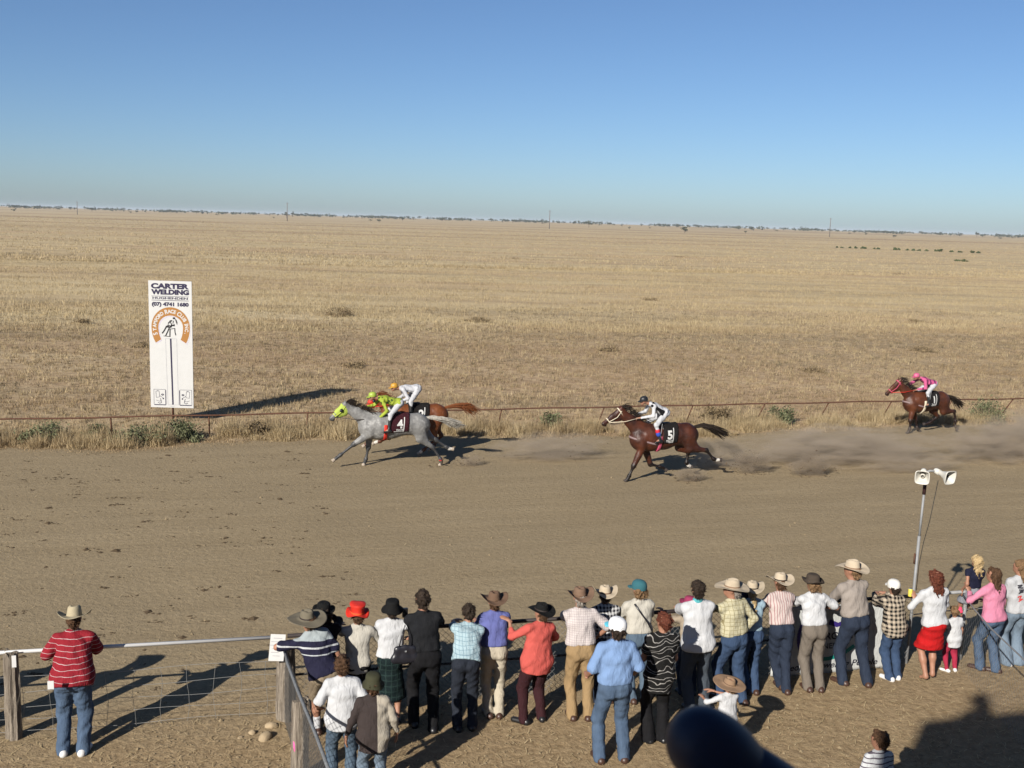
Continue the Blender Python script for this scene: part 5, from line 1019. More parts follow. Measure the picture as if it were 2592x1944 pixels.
# ------------------------------------------------------------------ horses and jockeys
def coat(key, main, dark, points, dapple=0.):
    t = NT(key); o = t.obj(); at = t.new('ShaderNodeVertexColor', layer_name='points'); f = t.new('ShaderNodeSeparateColor'); t.l.new(at.outputs[0], f.inputs[0])
    n = t.noise(3.2, 3, .5, o); c = t.mix(t.ramp(n, [(.38, (0, 0, 0)), (.64, (1, 1, 1))]), dark, main)
    if dapple:
        v = t.new('ShaderNodeTexVoronoi'); v.inputs['Scale'].default_value = 15; t.l.new(o, v.inputs['Vector'])
        c = t.mix(t.math('MULTIPLY', t.mapr(v.outputs['Distance'], .25, .55), dapple), c, dark)
    pf = t.math('ADD', f.outputs[0], t.math('MULTIPLY', t.math('SUBTRACT', t.noise(22, 3, .6, o), .5), .35))
    c = t.mix(t.mapr(pf, .25, .75), c, points)
    t.bump(t.math('ADD', t.noise(9, 3, .5, o), t.math('MULTIPLY', t.noise(160, 2, .5, t.vscale(o, (.2, 1, 1))), .10)), .5, .04)
    return t.done(c, .48, .30)
def strands(name, parent, mat, roots, n, rad, seed, spread=.02):
    """roots: list of guide curves (lists of points); strands are jittered copies of the guides"""
    r = random.Random(seed); m = MB()
    for k in range(n):
        g = r.choice(roots); j = Vector((r.gauss(0, spread), r.gauss(0, spread), r.gauss(0, spread))); l = r.uniform(.72, 1.06); pts = []
        for i, p in enumerate(g):
            q = i / (len(g) - 1); pts.append(Vector(g[0]) + (Vector(p) - Vector(g[0])) * l + j * (.35 + 1.5 * q) + Vector((0, r.gauss(0, .01), r.gauss(0, .012))) * q)
        m.tube(pts, [rad * (1 - .75 * i / (len(pts) - 1)) for i in range(len(pts))], 4, False)
    return m.build(name, mat, parent)
HEAD_ROT = radians(14.2)
def horse(label, loc, P, mats, number, cloth_m, num_m, hood=None, bridle=None, girth=None, plate=None, socks=(), seed=1, bonnet_eye=False, breast=None, rot=HEAD_ROT, cloth_x=(-.10, .34), numx=.17, border=None, band=None, sub='TRAVIS'):
    e = thing('race_horse', loc, rot, label, 'horse'); Y = (0, 1, 0)
    p3 = lambda q, y=0.: (q[0], y, q[1])
    t = P['trunk']; R = [.335, .350, .335, .285, .300, .245]; FL = [.74, .76, .80, .84, .84, .84]
    mz = P['muz']; trunk = [C(p3(t[i]), p3(t[i + 1]), R[i], R[i + 1], Y, (FL[i] + FL[i + 1]) / 2) for i in range(5)]
    nk = P['neck']; neck = [C(p3((nk[0][0] - .02, nk[0][1] - .02)), p3(nk[1]), .255, .165, Y, .56), C(p3(nk[1]), p3(nk[2]), .165, .120, Y, .56), C(p3((t[1][0] + .0, t[1][1] + .16)), p3(nk[1]), .20, .11, Y, .5)]
    hd = [C(p3(nk[2]), p3(P['poll']), .115, .10, Y, .62), C(p3(P['poll']), p3(P['face']), .100, .080, Y, .72), C(p3(P['face']), p3(P['muz']), .080, .056, Y, .78), C(p3(P['jaw']), p3(((P['jaw'][0] + P['muz'][0]) / 2, (P['jaw'][1] + P['muz'][1]) / 2 - .03)), .095, .055, Y, .55), C(p3(P['poll']), p3(P['jaw']), .09, .09, Y, .6)]
    mz = P['muz']; hd += [C(p3((mz[0] - .015, mz[1] - .02)), p3((mz[0] + .03, mz[1] - .05)), .052, .042, Y, .85)]
    ears = [C((P['poll'][0] - .0, q * .055, P['poll'][1] + .06), (P['ear'][0], q * .075, P['ear'][1]), .030, .008) for q in (-1, 1)]
    body = trunk + neck + hd + ears; low = []; legs = []
    # chest, shoulder and quarter muscles
    body += [C(p3((t[0][0] - .10, t[0][1] - .02), q * .10), p3((t[0][0] - .02, t[0][1] - .16), q * .12), .16, .13) for q in (-1, 1)] + [C(p3((t[0][0] + .08, t[0][1] + .12), q * .13), p3((t[0][0] - .05, t[0][1] - .12), q * .15), .12, .12) for q in (-1, 1)]
    hoofs = []
    for nm, y0, fore in (('fA', -.13, True), ('fB', .13, True), ('hA', -.14, False), ('hB', .14, False)):
        L = P[nm]
        if fore:
            rr = [.100, .058, .036, .040, .036]; y = [y0, y0, y0, y0, y0]
            legs += [C(p3(L[0], y0), p3(L[1], y0), .105, .056, Y, .85), C(p3(((L[0][0] * .6 + L[1][0] * .4), (L[0][1] * .6 + L[1][1] * .4)), y0), p3(L[1], y0), .08, .05)]
            seq = L[1:]
        else:
            legs += [C(p3(L[0], y0 * .95), p3(L[1], y0 * 1.05), .205, .125, Y, .68), C(p3(L[1], y0 * 1.05), p3(L[2], y0), .118, .050, Y, .8), C(p3(L[0], y0), p3(((L[1][0] + L[2][0]) / 2, (L[1][1] + L[2][1]) / 2), y0), .15, .07, Y, .7)]
            seq = L[2:]
        k_, f_, _ = seq[0], seq[1], None
        low += [C(p3(seq[0], y0), p3(seq[0], y0), .054), C(p3(seq[0], y0), p3(seq[1], y0), .042, .033), C(p3(seq[1], y0), p3(seq[1], y0), .045), C(p3(seq[1], y0), p3(seq[2], y0), .040, .036), C(p3(seq[2], y0), p3(seq[3], y0), .038, .042)]
        hoofs.append((seq[2], seq[3], y0, nm, seq[1]))
    allp = body + legs + low
    dents = []
    for q in (-1, 1):
        dents += [C(p3((t[3][0] + .04, t[3][1] - .06), q * .31), p3((t[3][0] + .0, t[3][1] - .17), q * .30), .075, .06), C(p3((t[0][0] + .20, t[0][1] + .16), q * .36), p3((t[0][0] + .13, t[0][1] - .10), q * .36), .07, .06),
                  C(p3((nk[1][0] + .06, nk[1][1] - .02), q * .19), p3((nk[0][0] - .08, nk[0][1] + .0), q * .26), .06, .07), C(p3((P['face'][0] - .02, P['face'][1] - .01), q * .10), p3((mz[0] + .07, mz[1] + .06), q * .085), .03, .03)]
    V, Q = skin(allp, vox=.0225, k=.048, smooth=1, sub=dents)
    me = mesh_np('body', V, Q); ob = link('body', me, mats['coat'], e)
    Pt = (V[:, 0], V[:, 1], V[:, 2]); dl = np.min([prim_d(Pt, q) for q in low], axis=0); dm = np.min([prim_d(Pt, q) for q in hd[-1:] + [C(p3(mz), p3(mz), .03)]], axis=0)
    w = np.clip(1 - np.minimum(dl, dm + .02) / .06, 0, 1); at = me.color_attributes.new('points', 'FLOAT_COLOR', 'POINT'); at.data.foreach_set('color', np.stack([w, w, w, np.ones(len(w))], 1).astype(np.float32).ravel())
    for (a, b, y0, nm, fet) in hoofs:
        d = unit(np.array([b[0] - a[0], 0, b[1] - a[1]])); c = np.array([b[0], y0, b[1]])
        skin_obj('hoof', [C(c - d * .03, c + d * .035, .043, .056)], mats['hoof'], e, vox=.014, k=.01, cuts=[(c + d * .045, d)])
        if nm in socks: skin_obj('sock_marking', [C((a[0], y0, a[1]), (b[0], y0, b[1]), .044, .043), C((fet[0], y0, fet[1]), (a[0], y0, a[1]), .048, .045)], mats['sock'], e, vox=.016, k=.02)
        if band and nm == band: skin_obj('leg_band', [C((fet[0], y0, fet[1]), (fet[0] * .8 + a[0] * .2, y0, fet[1] * .8 + a[1] * .2), .056)], plain('red_band', (.5, .03, .03), .6), e, vox=.014, k=.01)
    for q in (-1, 1): m = MB(); c = (P['face'][0] + .055, q * .062, P['face'][1] + .055); v_, q_ = ball(c, .021); m.add([tuple(x) for x in v_], [tuple(x) for x in q_], True); m.build('eye', EYE, e)
    # mane and tail
    cr = [(P['poll'][0] + .03, P['poll'][1] + .10), (nk[2][0] + .05, nk[2][1] + .125), ((nk[1][0] + nk[2][0]) / 2 + .08, (nk[1][1] + nk[2][1]) / 2 + .13), (nk[1][0] + .11, nk[1][1] + .125), (nk[1][0] + .25, nk[1][1] + .06)]
    G = [[(c[0], 0, c[1] - .02), (c[0] + .06, -.03, c[1] + .03), (c[0] + .15, -.05, c[1] + .02), (c[0] + .22, -.06, c[1] - .03)] for c in cr]
    strands('mane', e, mats['mane'], G, 110, .011, seed, .03)
    tl = P['tail']; a_ = Vector(p3(tl[0])); G = []
    for k in range(7):
        o_ = (k - 3) / 3; G.append([tuple(a_ + Vector((-.06, 0, -.01))), (tl[1][0], o_ * .03, tl[1][1] + .02 - .02 * abs(o_)), (tl[2][0], o_ * .07, tl[2][1] - .05 * o_), (tl[3][0] - .1 * abs(o_), o_ * .10, tl[3][1] - .10 * o_ - .03)])
    strands('tail', e, mats['tail'], G, 120, .016, seed + 1, .022)
    sh = lambda prims, off: [(q[0], q[1], q[2] + off, q[3] + off, q[4], q[5]) for q in prims]
    # saddle cloth with number
    zc = t[2][1] - .13; x0, x1 = cloth_x
    cl = skin_obj('saddle_cloth', sh(trunk, .030), cloth_m, e, vox=.02, k=.055, cuts=[((x0, 0, 0), (-1, 0, 0)), ((x1, 0, 0), (1, 0, -.10)), ((0, 0, zc), (.05, 0, -1))])
    tree = BVHTree.FromPolygons([v.co for v in cl.data.vertices], [tuple(p.vertices) for p in cl.data.polygons])
    o = write(number, .30, num_m, cl, numx, -1., zc + .125, bold=.012, name='number'); subdiv(o.data); drape(o, tree, (0, 1, 0), .008)
    o = write(sub, .075, num_m, cl, numx - .01, -1., zc + .045, bold=.002, width=.20, name='lettering'); subdiv(o.data, 1); drape(o, tree, (0, 1, 0), .008)
    bp = [[(x1 - .05, zc + .02), (x1 - .028, zc + .02), (x1 + .005, zc + .40), (x1 - .017, zc + .40)], rect(x0 + .12, zc + .022, x1 - .03, zc + .036)]
    o = flat('cloth_border', bp, num_m, cl, -1.); subdiv(o.data, 3); drape(o, tree, (0, 1, 0), .007)
    sx = (x0 + x1) / 2 - .10; zt = t[2][1] + .33
    skin_obj('saddle', [C((sx - .10, 0, zt), (sx + .16, 0, zt + .02), .07, .075, (0, 0, 1), .6), C((sx - .02, -.16, zt - .10), (sx, -.05, zt), .05, .06), C((sx - .02, .16, zt - .10), (sx, .05, zt), .05, .06)], SHOE_K, e, vox=.018, k=.04)
    gx = x0 - .085
    skin_obj('girth', sh(trunk, .032), girth, e, vox=.02, k=.055, cuts=[((gx - .045, 0, 0), (-1, 0, .0)), ((gx + .045, 0, 0), (1, 0, 0)), ((0, 0, t[1][1] + .08), (0, 0, 1))])
    if breast:
        skin_obj('breastplate', sh(trunk + neck, .020), breast, e, vox=.02, k=.055, cuts=[((t[0][0] - .2, 0, t[0][1] - .01), unit((-.25, 0, -1))), ((t[0][0] - .2, 0, t[0][1] + .045), unit((.25, 0, 1))), ((gx, 0, 0), (1, 0, 0))])
    hh = sh(hd, .012)
    if hood:
        ax_ = unit(np.array([P['muz'][0] - P['poll'][0], 0, P['muz'][1] - P['poll'][1]])); lim = np.array(p3(P['face'])) * .60 + np.array(p3(P['muz'])) * .40
        h_ = skin_obj('blinker_hood', hh + sh(ears, .008), hood, e, vox=.016, k=.05, cuts=[(tuple(lim), ax_), (np.array(p3(nk[2])) + ax_ * .02, -ax_)])
        for q in (-1, 1): skin_obj('blinker_cup', [C((P['face'][0] + .075, q * .07, P['face'][1] + .05), (P['face'][0] + .055, q * .10, P['face'][1] + .045), .05, .042)], SHOE_K, h_, vox=.014, k=.01)
    ax_ = unit(np.array([P['muz'][0] - P['poll'][0], 0, P['muz'][1] - P['poll'][1]])); c = np.array(p3(P['face'])) * .45 + np.array(p3(P['muz'])) * .55
    skin_obj('noseband', hh, bridle, e, vox=.015, k=.05, cuts=[(c + ax_ * .016, ax_), (c - ax_ * .016, -ax_)])
    c2 = np.array(p3(P['poll'])) + ax_ * .035
    if not hood: skin_obj('browband', hh, bridle, e, vox=.015, k=.05, cuts=[(c2 + ax_ * .018, ax_), (c2 - ax_ * .018, -ax_)])
    for q in (-1, 1): m = MB(); m.tube([(P['poll'][0] + .0, q * .085, P['poll'][1] + .01), (P['jaw'][0] - .06, q * .083, P['jaw'][1] + .02), (c[0], q * .07, c[2] - .03)], .011, 5); m.build('cheek_strap', bridle, e)
    return e, c, sh
def jockey(label, hroot, hand_at, K, o, s=.93):
    root = thing('person', hroot.location, hroot.rotation_euler.z, label, 'person')
    p = lambda k, y=0.: np.array([K[k][0], y, K[k][1]], float)
    hip, neck = p('hip'), p('neck'); u = unit(neck - hip); f = unit(np.array([-1., 0, -.25 - 0]) - u * (np.array([-1., 0, -.25]) @ u)); 
    if f[2] > 0: f = -f
    r = np.cross(f, u); hf = unit((-.95, 0, -.22)); hu = unit((-.22, 0, .95)); hr = np.cross(hf, hu)
    sh = [p('sh', q * .165) for q in (-1, 1)]; el = [p('elN', -.23), p('elF', .23)]; wr = [p('wrN', -.12), p('wrF', .12)]
    J = dict(s=s, hip=hip, u=u, f=f, r=r, cu=u, cf=f, neck=neck - u * .02, hc=p('head') - hu * .03, hu=hu, hf=hf, hr=hr, hs=1., sh=sh, el=el, wr=wr, hj=[hip + r * q * .085 - u * .02 for q in (-1, 1)], kn=[p('kn', q * .27) for q in (-1, 1)], an=[p('an', q * .31) for q in (-1, 1)],
             toe=[unit((-1, q * .15, -.08)) for q in (-1, 1)], free=True, hup=((0, -.3, 1), (0, .3, 1)))
    J['HP'] = figure(root, J, dict(hands=('grip', 'grip'), vox=.018, **o))
    m = MB()
    skin_obj('goggles', [C(J['HP'](-.04, .088, .018), J['HP'](.04, .088, .018), .026, .026)], SHOE_K, root, vox=.012, k=.01)
    for i, q in enumerate((-1, 1)):
        m = MB(); a = Vector((hand_at[0] + .02, q * .075, hand_at[2] - .04)); b = Vector(wr[i]); m.tube([a, (a + b) / 2 + Vector((0, q * .04, -.03)), b], .010, 5); m.build('rein', o['rein'], hroot)
        m = MB(); a = Vector(J['an'][i]); m.tube([a + Vector((.05, 0, .42)), a + Vector((.02, 0, .12)), a + Vector((-.07, 0, -.05)), a + Vector((-.02, 0, -.085)), a + Vector((.05, 0, -.04)), a + Vector((.02, 0, .12))], .008, 5); m.build('stirrup', GALV, hroot)
    return J
SOCK = plain('white_hair', (.62, .58, .52), .7); HOOFM = plain('hoof_dark', (.05, .04, .035), .6); HOOFL = plain('hoof_pale', (.36, .30, .24), .6)
MANE_K = hairmat('mane_black', (.010, .008, .007), (.04, .028, .02)); TAIL_G = hairmat('tail_grey', (.16, .15, .14), (.62, .58, .50))
greyM = dict(coat=coat('grey_coat', (.36, .355, .34), (.15, .148, .145), (.045, .045, .047), .5), hoof=HOOFL, sock=SOCK, mane=MANE_K, tail=TAIL_G)
bayM = dict(coat=coat('bay_coat', (.082, .023, .010), (.032, .010, .006), (.010, .006, .005)), hoof=HOOFM, sock=SOCK, mane=MANE_K, tail=MANE_K)
bay2M = dict(coat=coat('bright_bay_coat', (.098, .030, .012), (.046, .014, .007), (.016, .008, .006)), hoof=HOOFM, sock=SOCK, mane=MANE_K, tail=MANE_K)
cheM = dict(coat=coat('chestnut_coat', (.19, .060, .018), (.11, .032, .010), (.09, .028, .01)), hoof=HOOFL, sock=SOCK, mane=hairmat('mane_chestnut', (.10, .03, .01), (.2, .07, .025)), tail=hairmat('tail_chestnut', (.12, .035, .012), (.24, .085, .03)))
MAROON = cloth('maroon_cloth', (.050, .010, .016), wr=.2); CLB = cloth('black_saddle_cloth', (.014, .012, .012), wr=.2); NUMW = plain('number_white', (.60, .60, .585), .7, var=.05)
LEATH = plain('dark_tack', (.03, .02, .016), .5, .4); CREAMT = plain('cream_tack', (.62, .55, .42), .6); REDT = plain('red_tack', (.60, .035, .02), .6); PINKT = plain('pink_tack', (.55, .09, .16), .6); GREYT = plain('mauve_tack', (.24, .17, .17), .6); LIMET = plain('lime_tack', (.5, .6, .08), .6)
H4 = dict(poll=(-1.29, 1.66), face=(-1.46, 1.5), muz=(-1.64, 1.34), jaw=(-1.32, 1.50), ear=(-1.29, 1.83), neck=[(-.64, 1.24), (-.97, 1.46), (-1.23, 1.60)], trunk=[(-.62, 1.09), (-.41, 1.1), (-.05, 1.1), (.32, 1.14), (.63, 1.13), (.74, 1.12)],
          fA=[(-.72, .88), (-1.07, .65), (-1.42, .37), (-1.52, .29), (-1.60, .23)], fB=[(-.63, .85), (-.66, .50), (-.72, .18), (-.745, .10), (-.775, .04)], hA=[(.66, 1.07), (.70, .77), (1.04, .52), (1.26, .19), (1.285, .11), (1.25, .04)], hB=[(.76, 1.07), (.87, .83), (1.17, .66), (1.46, .46), (1.54, .41), (1.63, .40)], tail=[(.9, 1.31), (1.12, 1.30), (1.48, 1.22), (1.90, 1.09)])
H2 = dict(H4, poll=(-1.02, 1.64), face=(-1.19, 1.50), muz=(-1.33, 1.34), jaw=(-1.06, 1.48), ear=(-1.0, 1.8), neck=[(-.60, 1.24), (-.82, 1.44), (-.98, 1.57)], fA=[(-.62, .85), (-.70, .52), (-.95, .42), (-1.05, .40), (-1.14, .36)], fB=[(-.66, .88), (-1.0, .62), (-1.22, .36), (-1.30, .30), (-1.38, .24)],
          hA=[(.66, 1.07), (.52, .78), (.62, .45), (.28, .16), (.2, .10), (.14, .05)], hB=[(.72, 1.07), (.62, .78), (.82, .5), (.6, .2), (.54, .13), (.47, .08)], tail=[(.94, 1.33), (1.2, 1.37), (1.55, 1.36), (1.85, 1.22)])
H5 = dict(poll=(-1.17, 1.86), face=(-1.39, 1.70), muz=(-1.61, 1.54), jaw=(-1.23, 1.68), ear=(-1.17, 2.02), neck=[(-.56, 1.30), (-.88, 1.57), (-1.11, 1.77)], trunk=[(-.56, 1.12), (-.33, 1.14), (.05, 1.16), (.40, 1.22), (.66, 1.21), (.76, 1.19)],
          fA=[(-.60, .89), (-.80, .43), (-.91, .17), (-.94, .10), (-1.0, .045)], fB=[(-.42, .86), (-.24, .40), (.03, .33), (.12, .30), (.20, .24)], hA=[(.68, 1.14), (.72, .86), (1.20, .80), (1.42, .56), (1.51, .53), (1.61, .53)], hB=[(.63, 1.14), (.56, .84), (.82, .70), (.78, .42), (.84, .34), (.92, .30)], tail=[(.90, 1.40), (1.15, 1.44), (1.48, 1.34), (1.90, 1.18)])
H1 = dict(poll=(-1.07, 1.73), face=(-1.29, 1.55), muz=(-1.50, 1.36), jaw=(-1.15, 1.52), ear=(-1.06, 1.90), neck=[(-.50, 1.20), (-.80, 1.42), (-1.0, 1.61)], trunk=[(-.50, 1.03), (-.26, 1.05), (.03, 1.07), (.32, 1.10), (.58, 1.09), (.68, 1.07)],
          fA=[(-.56, .80), (-.62, .46), (-.61, .18), (-.64, .10), (-.69, .045)], fB=[(-.36, .80), (-.22, .42), (-.13, .16), (-.09, .10), (-.03, .05)], hA=[(.60, 1.02), (.64, .74), (1.06, .74), (1.14, .40), (1.16, .22), (1.22, .13)], hB=[(.55, 1.03), (.42, .74), (.66, .52), (.36, .32), (.26, .28), (.14, .27)], tail=[(.84, 1.26), (1.03, 1.19), (1.26, 1.04), (1.52, .90)])
e4, b4, _ = horse('grey horse wearing a lime hood and cloth number 4', (-3.12, 28.15, .0), H4, greyM, '4', MAROON, NUMW, hood=plain('lime_hood', (.37, .46, .075), .7), bridle=LIMET, girth=REDT, socks=('hB',), seed=10, band='hA', cloth_x=(-.16, .26), numx=.13)
e2, b2, _ = horse('chestnut horse with cloth number 2 galloping beyond the grey', (-2.72, 29.55, .03), H2, cheM, '2', CLB, NUMW, hood=plain('red_hood', (.50, .03, .015), .6), bridle=REDT, girth=LEATH, socks=('hA', 'fA'), seed=20, cloth_x=(-.18, .28), numx=.17)
e5, b5, _ = horse('bay horse with cloth number 5 galloping alone in the middle', (3.95, 27.45, .0), H5, bayM, '5', CLB, NUMW, bridle=CREAMT, girth=PINKT, breast=GREYT, socks=('hA', 'hB'), seed=30, cloth_x=(-.06, .22), numx=.10)
e1, b1, _ = horse('bay horse with cloth number 1 galloping last at right', (13.75, 35.25, .0), H1, bay2M, '1', CLB, NUMW, bridle=PINKT, girth=CREAMT, breast=GREYT, seed=40, cloth_x=(-.10, .25), numx=.13, rot=HEAD_ROT + radians(2))
BREECH = cloth('white_breeches', (.64, .65, .68), wr=.35); PEAKK = plain('black_peak', (.015, .015, .016), .4)
def helmet(key, col): return plain('cap_silk_' + key, col, .45, .4, var=.1)
LIME = cloth('lime_silk', (.42, .52, .06), 'spots', (.06, .11, .02), wr=.8, rough=.5); jl = helmet('lime', (.33, .43, .06))
jockey('jockey in lime spotted silks and lime cap riding the grey', e4, b4, dict(head=(-.58, 1.93), neck=(-.43, 1.86), sh=(-.34, 1.81), hip=(.13, 1.72), elN=(-.21, 1.55), wrN=(-.44, 1.31), elF=(-.50, 1.63), wrF=(-.74, 1.60), kn=(-.13, 1.45), an=(-.17, 1.06)),
       dict(top=(LIME, 1.85, -.02, 1.05), bottom=('breeches', BREECH), shoes=SHOE_K, boot=.3, hat=('cap', jl, jl), rein=LEATH, seed=61))
SILKW = cloth('white_silk', (.66, .67, .70), wr=.8, rough=.5); jy = helmet('yellow', (.52, .27, .03))
jockey('jockey in white silks and yellow cap on the far chestnut', e2, b2, dict(head=(-.56, 1.94), neck=(-.42, 1.88), sh=(-.33, 1.86), hip=(.08, 1.86), elN=(-.20, 1.63), wrN=(-.45, 1.52), elF=(-.24, 1.65), wrF=(-.5, 1.54), kn=(-.13, 1.55), an=(-.13, 1.18)),
       dict(top=(SILKW, 1.85, -.02, 1.08), bottom=('breeches', BREECH), shoes=SHOE_K, boot=.3, hat=('cap', jy, jy), rein=REDT, seed=62))
jk = helmet('black', (.015, .015, .017))
J5 = jockey('jockey in white and black silks and black cap on number 5', e5, b5, dict(head=(-.56, 2.14), neck=(-.42, 2.05), sh=(-.33, 2.00), hip=(.02, 1.80), elN=(-.36, 1.76), wrN=(-.69, 1.69), elF=(-.42, 1.78), wrF=(-.72, 1.72), kn=(-.29, 1.52), an=(-.19, 1.14)),
       dict(top=(SILKW, 1.85, -.02, 1.08), bottom=('breeches', BREECH), shoes=SHOE_K, boot=.42, hat=('cap', jk, PEAKK), rein=CREAMT, seed=63))
PINK = cloth('pink_hoop_silk', (.68, .13, .30), 'vstripe', (.09, .008, .08), .17, .26, wr=.8, rough=.5); jp = helmet('pink', (.56, .11, .22))
jockey('jockey in pink silks with purple hoops on the last horse', e1, b1, dict(head=(-.43, 1.93), neck=(-.30, 1.85), sh=(-.20, 1.81), hip=(.22, 1.66), elN=(-.20, 1.55), wrN=(-.48, 1.48), elF=(-.42, 1.66), wrF=(-.62, 1.58), kn=(-.14, 1.40), an=(-.09, 1.03)),
       dict(top=(PINK, 1.85, -.02, 1.05), bottom=('breeches', BREECH), shoes=SHOE_K, boot=.3, hat=('cap', jp, jp), rein=REDT, seed=64))
# black sash of the number 5 silks; coloured gaiters
r5 = J5['root'] if 'root' in J5 else [x for x in bpy.data.objects if x.get('label', '').startswith('jockey in white and black')][0]
s5 = [x for x in r5.children if x.name.startswith('shirt')][0]; T5 = lambda x, y, z: J5['hip'] + J5['r'] * x + J5['f'] * y + J5['u'] * z
skin_obj('sash', [C(T5(-.19, .02, .47), T5(-.16, .0, .10), .035), C(T5(-.14, -.06, .46), T5(-.19, .08, .10), .03), C(T5(-.12, .10, .08), T5(-.16, .0, .10), .04)], BLK, r5, vox=.014, k=.02)
for q, i in ((-1, 0), (1, 1)):
    K_, A_ = J5['kn'][i], J5['an'][i]; skin_obj('gaiter', [C(K_ + (A_ - K_) * .38, K_ + (A_ - K_) * .46, .062)], plain('red_gaiter', (.55, .02, .04), .6), r5, vox=.014, k=.01); skin_obj('boot_top', [C(K_ + (A_ - K_) * .52, K_ + (A_ - K_) * .64, .061)], plain('blue_gaiter', (.03, .08, .42), .4), r5, vox=.014, k=.01)
wp = thing('whip', e4.location, e4.rotation_euler.z, 'pale riding whip held by the lime jockey', 'whip'); m = MB(); m.tube([(-.72, .1, 1.60), (-.40, -.05, 1.50)], [.010, .006], 6); m.build('shaft', CREAMT, wp)

# ------------------------------------------------------------------ the stand the picture is taken from
CON = plain('painted_blockwork', (.45, .43, .40), .85, .1, var=.12); STW = 14.
st = thing('grandstand', (-2.95, -1.53, 0), atan2(FD[1], FD[0]), 'grandstand with upper deck behind the viewpoint whose shadow falls at lower right', 'building')
m = MB(); m.box((STW / 2, 2.75 * -1 - .0, 4.0), (STW, 5.5, 8.0)); m.build('lower_storeys', CON, st)
m = MB(); m.box((STW / 2, -.05, 8.6), (STW, .1, 1.2)); m.box((.05, -2.8, 8.6), (.1, 5.4, 1.2)); m.box((STW - .05, -2.8, 8.6), (.1, 5.4, 1.2)); m.build('parapet', CON, st)
m = MB(); m.box((STW / 2, .66, 4.92), (STW - .02, 1.3, .14)); m.build('balcony_floor', CON, st)
person('onlooker on the upper deck of the stand', -2.42, -1.86, 1.74, 14, 2, 0, ('front', 'front'), zoff=8.17, seed=70, build=1.1, top=(cloth('dark_shirt', (.05, .05, .07)), 1.9, .06, 1.06), bottom=('trousers', DENIM_D), shoes=SHOE_B, hat=('lathe', FEL['dark'], BUCK, .02))
tb = thing('padded_pole', (.19, 1.0, 5.2), 0, 'dark blue padded pole end out of focus at the bottom edge', 'pole')
BLUEP = plain('dark_blue_padding', (.014, .026, .07), .5, .35, var=.2)
q0 = np.array([.186, .939, 6.125]); ax_ = unit((.84, -.081, -.534)); o_ = np.array([.19, 1.0, 5.2])
skin_obj('padding', [C(q0 - o_, q0 + ax_ * .020 - o_, .0335, .0335), C(q0 + ax_ * .015 - o_, q0 + ax_ * .050 - o_, .033, .028)], BLUEP, tb, vox=.004, k=.012)
m = MB(); m.tube([q0 + ax_ * .03 - o_, q0 + ax_ * .075 - o_, q0 + ax_ * .4 - o_, q0 + ax_ * .55 + np.array((0, 0, -.70)) - o_], [.028, .030, .032, .032], 24); m.build('pole', BLUEP, tb)

# ------------------------------------------------------------------ dust behind the horses
def dustmat(key, dens, freq, thr, seed, col=(.55, .465, .365, 1)):
    m_ = bpy.data.materials.new(key); m_.use_nodes = True; nt = m_.node_tree; n = nt.nodes; l = nt.links; n.remove(n['Principled BSDF'])
    vol = n.new('ShaderNodeVolumePrincipled'); vol.inputs['Color'].default_value = col; vol.inputs['Anisotropy'].default_value = .1
    tc = n.new('ShaderNodeTexCoord'); nz = n.new('ShaderNodeTexNoise'); nz.noise_dimensions = '4D'; nz.inputs['W'].default_value = seed; nz.inputs['Scale'].default_value = freq; nz.inputs['Detail'].default_value = 4; nz.inputs['Roughness'].default_value = .6
    l.new(tc.outputs['Object'], nz.inputs['Vector']); ln = n.new('ShaderNodeVectorMath'); ln.operation = 'LENGTH'; l.new(tc.outputs['Object'], ln.inputs[0])
    def mt(op, a, b):
        x = n.new('ShaderNodeMath'); x.operation = op
        for i, v in enumerate((a, b)):
            if hasattr(v, 'is_output'): l.new(v, x.inputs[i])
            else: x.inputs[i].default_value = v
        return x.outputs[0]
    fall = mt('MAXIMUM', mt('SUBTRACT', 1.0, mt('MULTIPLY', ln.outputs['Value'], ln.outputs['Value'])), 0.)
    d = mt('MULTIPLY', mt('MAXIMUM', mt('SUBTRACT', mt('MULTIPLY', nz.outputs['Fac'], mt('POWER', fall, .5)), thr), 0.), dens)
    l.new(d, vol.inputs['Density']); l.new(vol.outputs[0], n['Material Output'].inputs['Volume']); return m_
def uv_sphere(n=12, k=20):
    V = [(0, 0, -1)] + [(sin(pi * i / n) * cos(2 * pi * j / k), sin(pi * i / n) * sin(2 * pi * j / k), -cos(pi * i / n)) for i in range(1, n) for j in range(k)] + [(0, 0, 1)]
    F = [(0, 1 + (j + 1) % k, 1 + j) for j in range(k)] + [(1 + i * k + j, 1 + i * k + (j + 1) % k, 1 + (i + 1) * k + (j + 1) % k, 1 + (i + 1) * k + j) for i in range(n - 2) for j in range(k)] + [(len(V) - 1, 1 + (n - 2) * k + j, 1 + (n - 2) * k + (j + 1) % k) for j in range(k)]
    return V, F
DUST = []
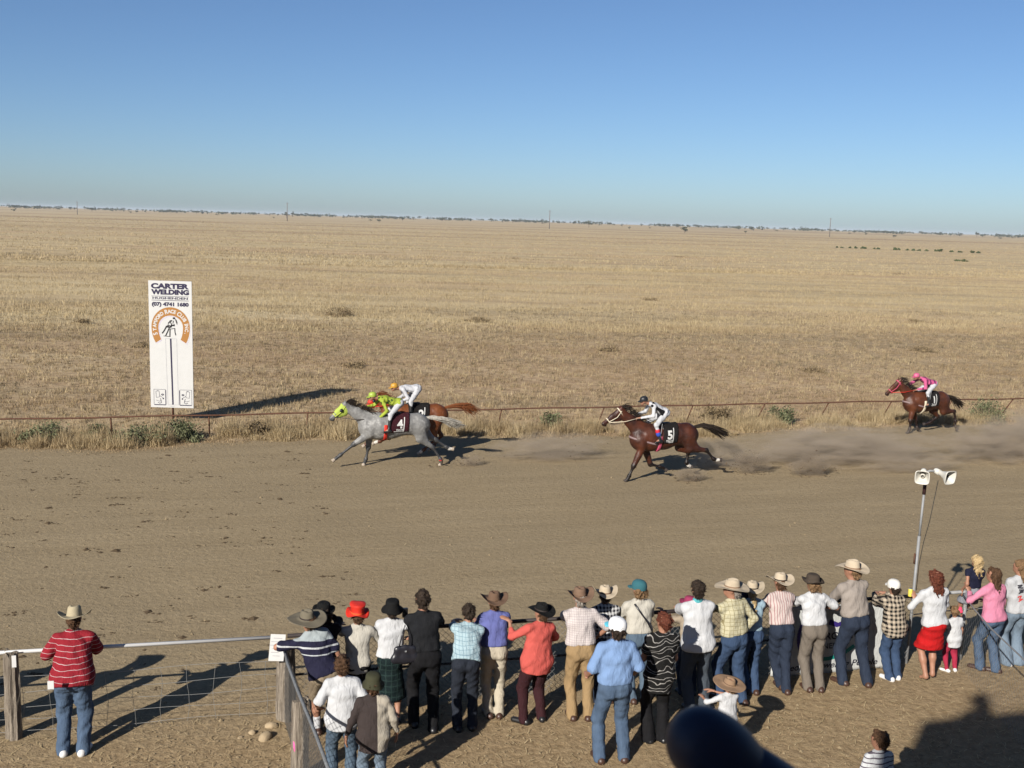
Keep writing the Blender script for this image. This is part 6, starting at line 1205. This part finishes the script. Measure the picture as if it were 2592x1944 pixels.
for i, (x, y, z, sx, sy, sz, dn, fr, th, lb) in enumerate([
    (9.6, 30.4, .40, 4.8, 1.9, .95, 11.5, 4.4, .38, 'long thin dust cloud trailing behind the number five horse'), (15.0, 31.4, .50, 3.8, 1.7, 1.1, 11.5, 4.2, .375, 'dust cloud in front of the last horse at right'), (1.2, 29.6, .3, 2.6, 1.0, .65, 11., 4., .37, 'low dust cloud between the leaders and number five'),
    (17.6, 34.0, .6, 2.8, 1.4, 1.2, 8.5, 3.6, .365, 'dust cloud behind the last horse at the right edge'), (6.6, 28.5, .30, .85, .40, .52, 32., 2.4, .36, 'dense dirt spray thrown up behind the bay numbered five'), (8.15, 28.45, .28, .9, .40, .48, 32., 2.4, .36, 'second dirt spray farther behind the bay numbered five'),
    (4.7, 27.35, .16, .7, .3, .30, 28., 2.2, .34, 'dirt spray at the fore hoof of the bay numbered five'), (-1.05, 28.4, .14, .5, .25, .28, 28., 2.2, .34, 'dirt spray behind the grey horse'), (5.8, 29.0, .4, 1.5, .8, .75, 9.9, 3.6, .365, 'dust puff at the hind hooves of the bay numbered five'), (11.2, 29.3, .22, 2.6, .7, .45, 9.9, 3.8, .37, 'low dust behind the loudspeakers')]):
    V, F = uv_sphere(); me = bpy.data.meshes.new('dust_cloud'); me.from_pydata(V, [], F); me.update()
    o = link('dust_cloud', me, dustmat('dust_%d' % i, dn, fr, th, i * 3.1, (.55, .465, .365, 1) if dn < 15 else (.46, .38, .29, 1))); o.location = (x, y, z + .02); o.scale = (sx, sy, min(sz, z + sz * .9)); o.rotation_euler = (0, 0, .24); tag(o, lb, 'dust', kind='stuff')
r = np.random.default_rng(77); q = []
for cx, cy, n, w, h in [(6.55, 28.5, 90, .35, .45), (8.1, 28.45, 90, .35, .4), (4.75, 27.3, 60, .25, .25), (-1.05, 28.4, 50, .2, .2), (-1.9, 28.2, 25, .15, .15), (5.4, 28.6, 40, .4, .6), (0.6, 29.4, 40, .5, .4), (2.1, 29.7, 40, .5, .4)]:
    q.append(np.stack([cx + r.normal(0, w, n), cy + r.normal(0, .2, n), .02 + np.abs(r.normal(0, h * .6, n))], 1))
clods('flying_dirt', np.concatenate(q), .016, SOIL, 'clods of dirt flung up by the hooves', 78, .8)

# ------------------------------------------------------------------ air between here and the horizon
hz = MB(); hz.box((0, 4000, 8.), (17000, 10500, 20.)); ho = hz.build('haze', None); ho['kind'] = 'stuff'; ho['label'] = 'thin pale haze over the plain'
hm = bpy.data.materials.new('haze'); hm.use_nodes = True; hn = hm.node_tree.nodes; hn.remove(hn['Principled BSDF']); hv = hn.new('ShaderNodeVolumePrincipled'); hv.inputs['Color'].default_value = (.58, .68, .82, 1); hv.inputs['Density'].default_value = .00010; hv.inputs['Anisotropy'].default_value = .0
hm.node_tree.links.new(hv.outputs[0], hn['Material Output'].inputs['Volume']); ho.data.materials.append(hm)
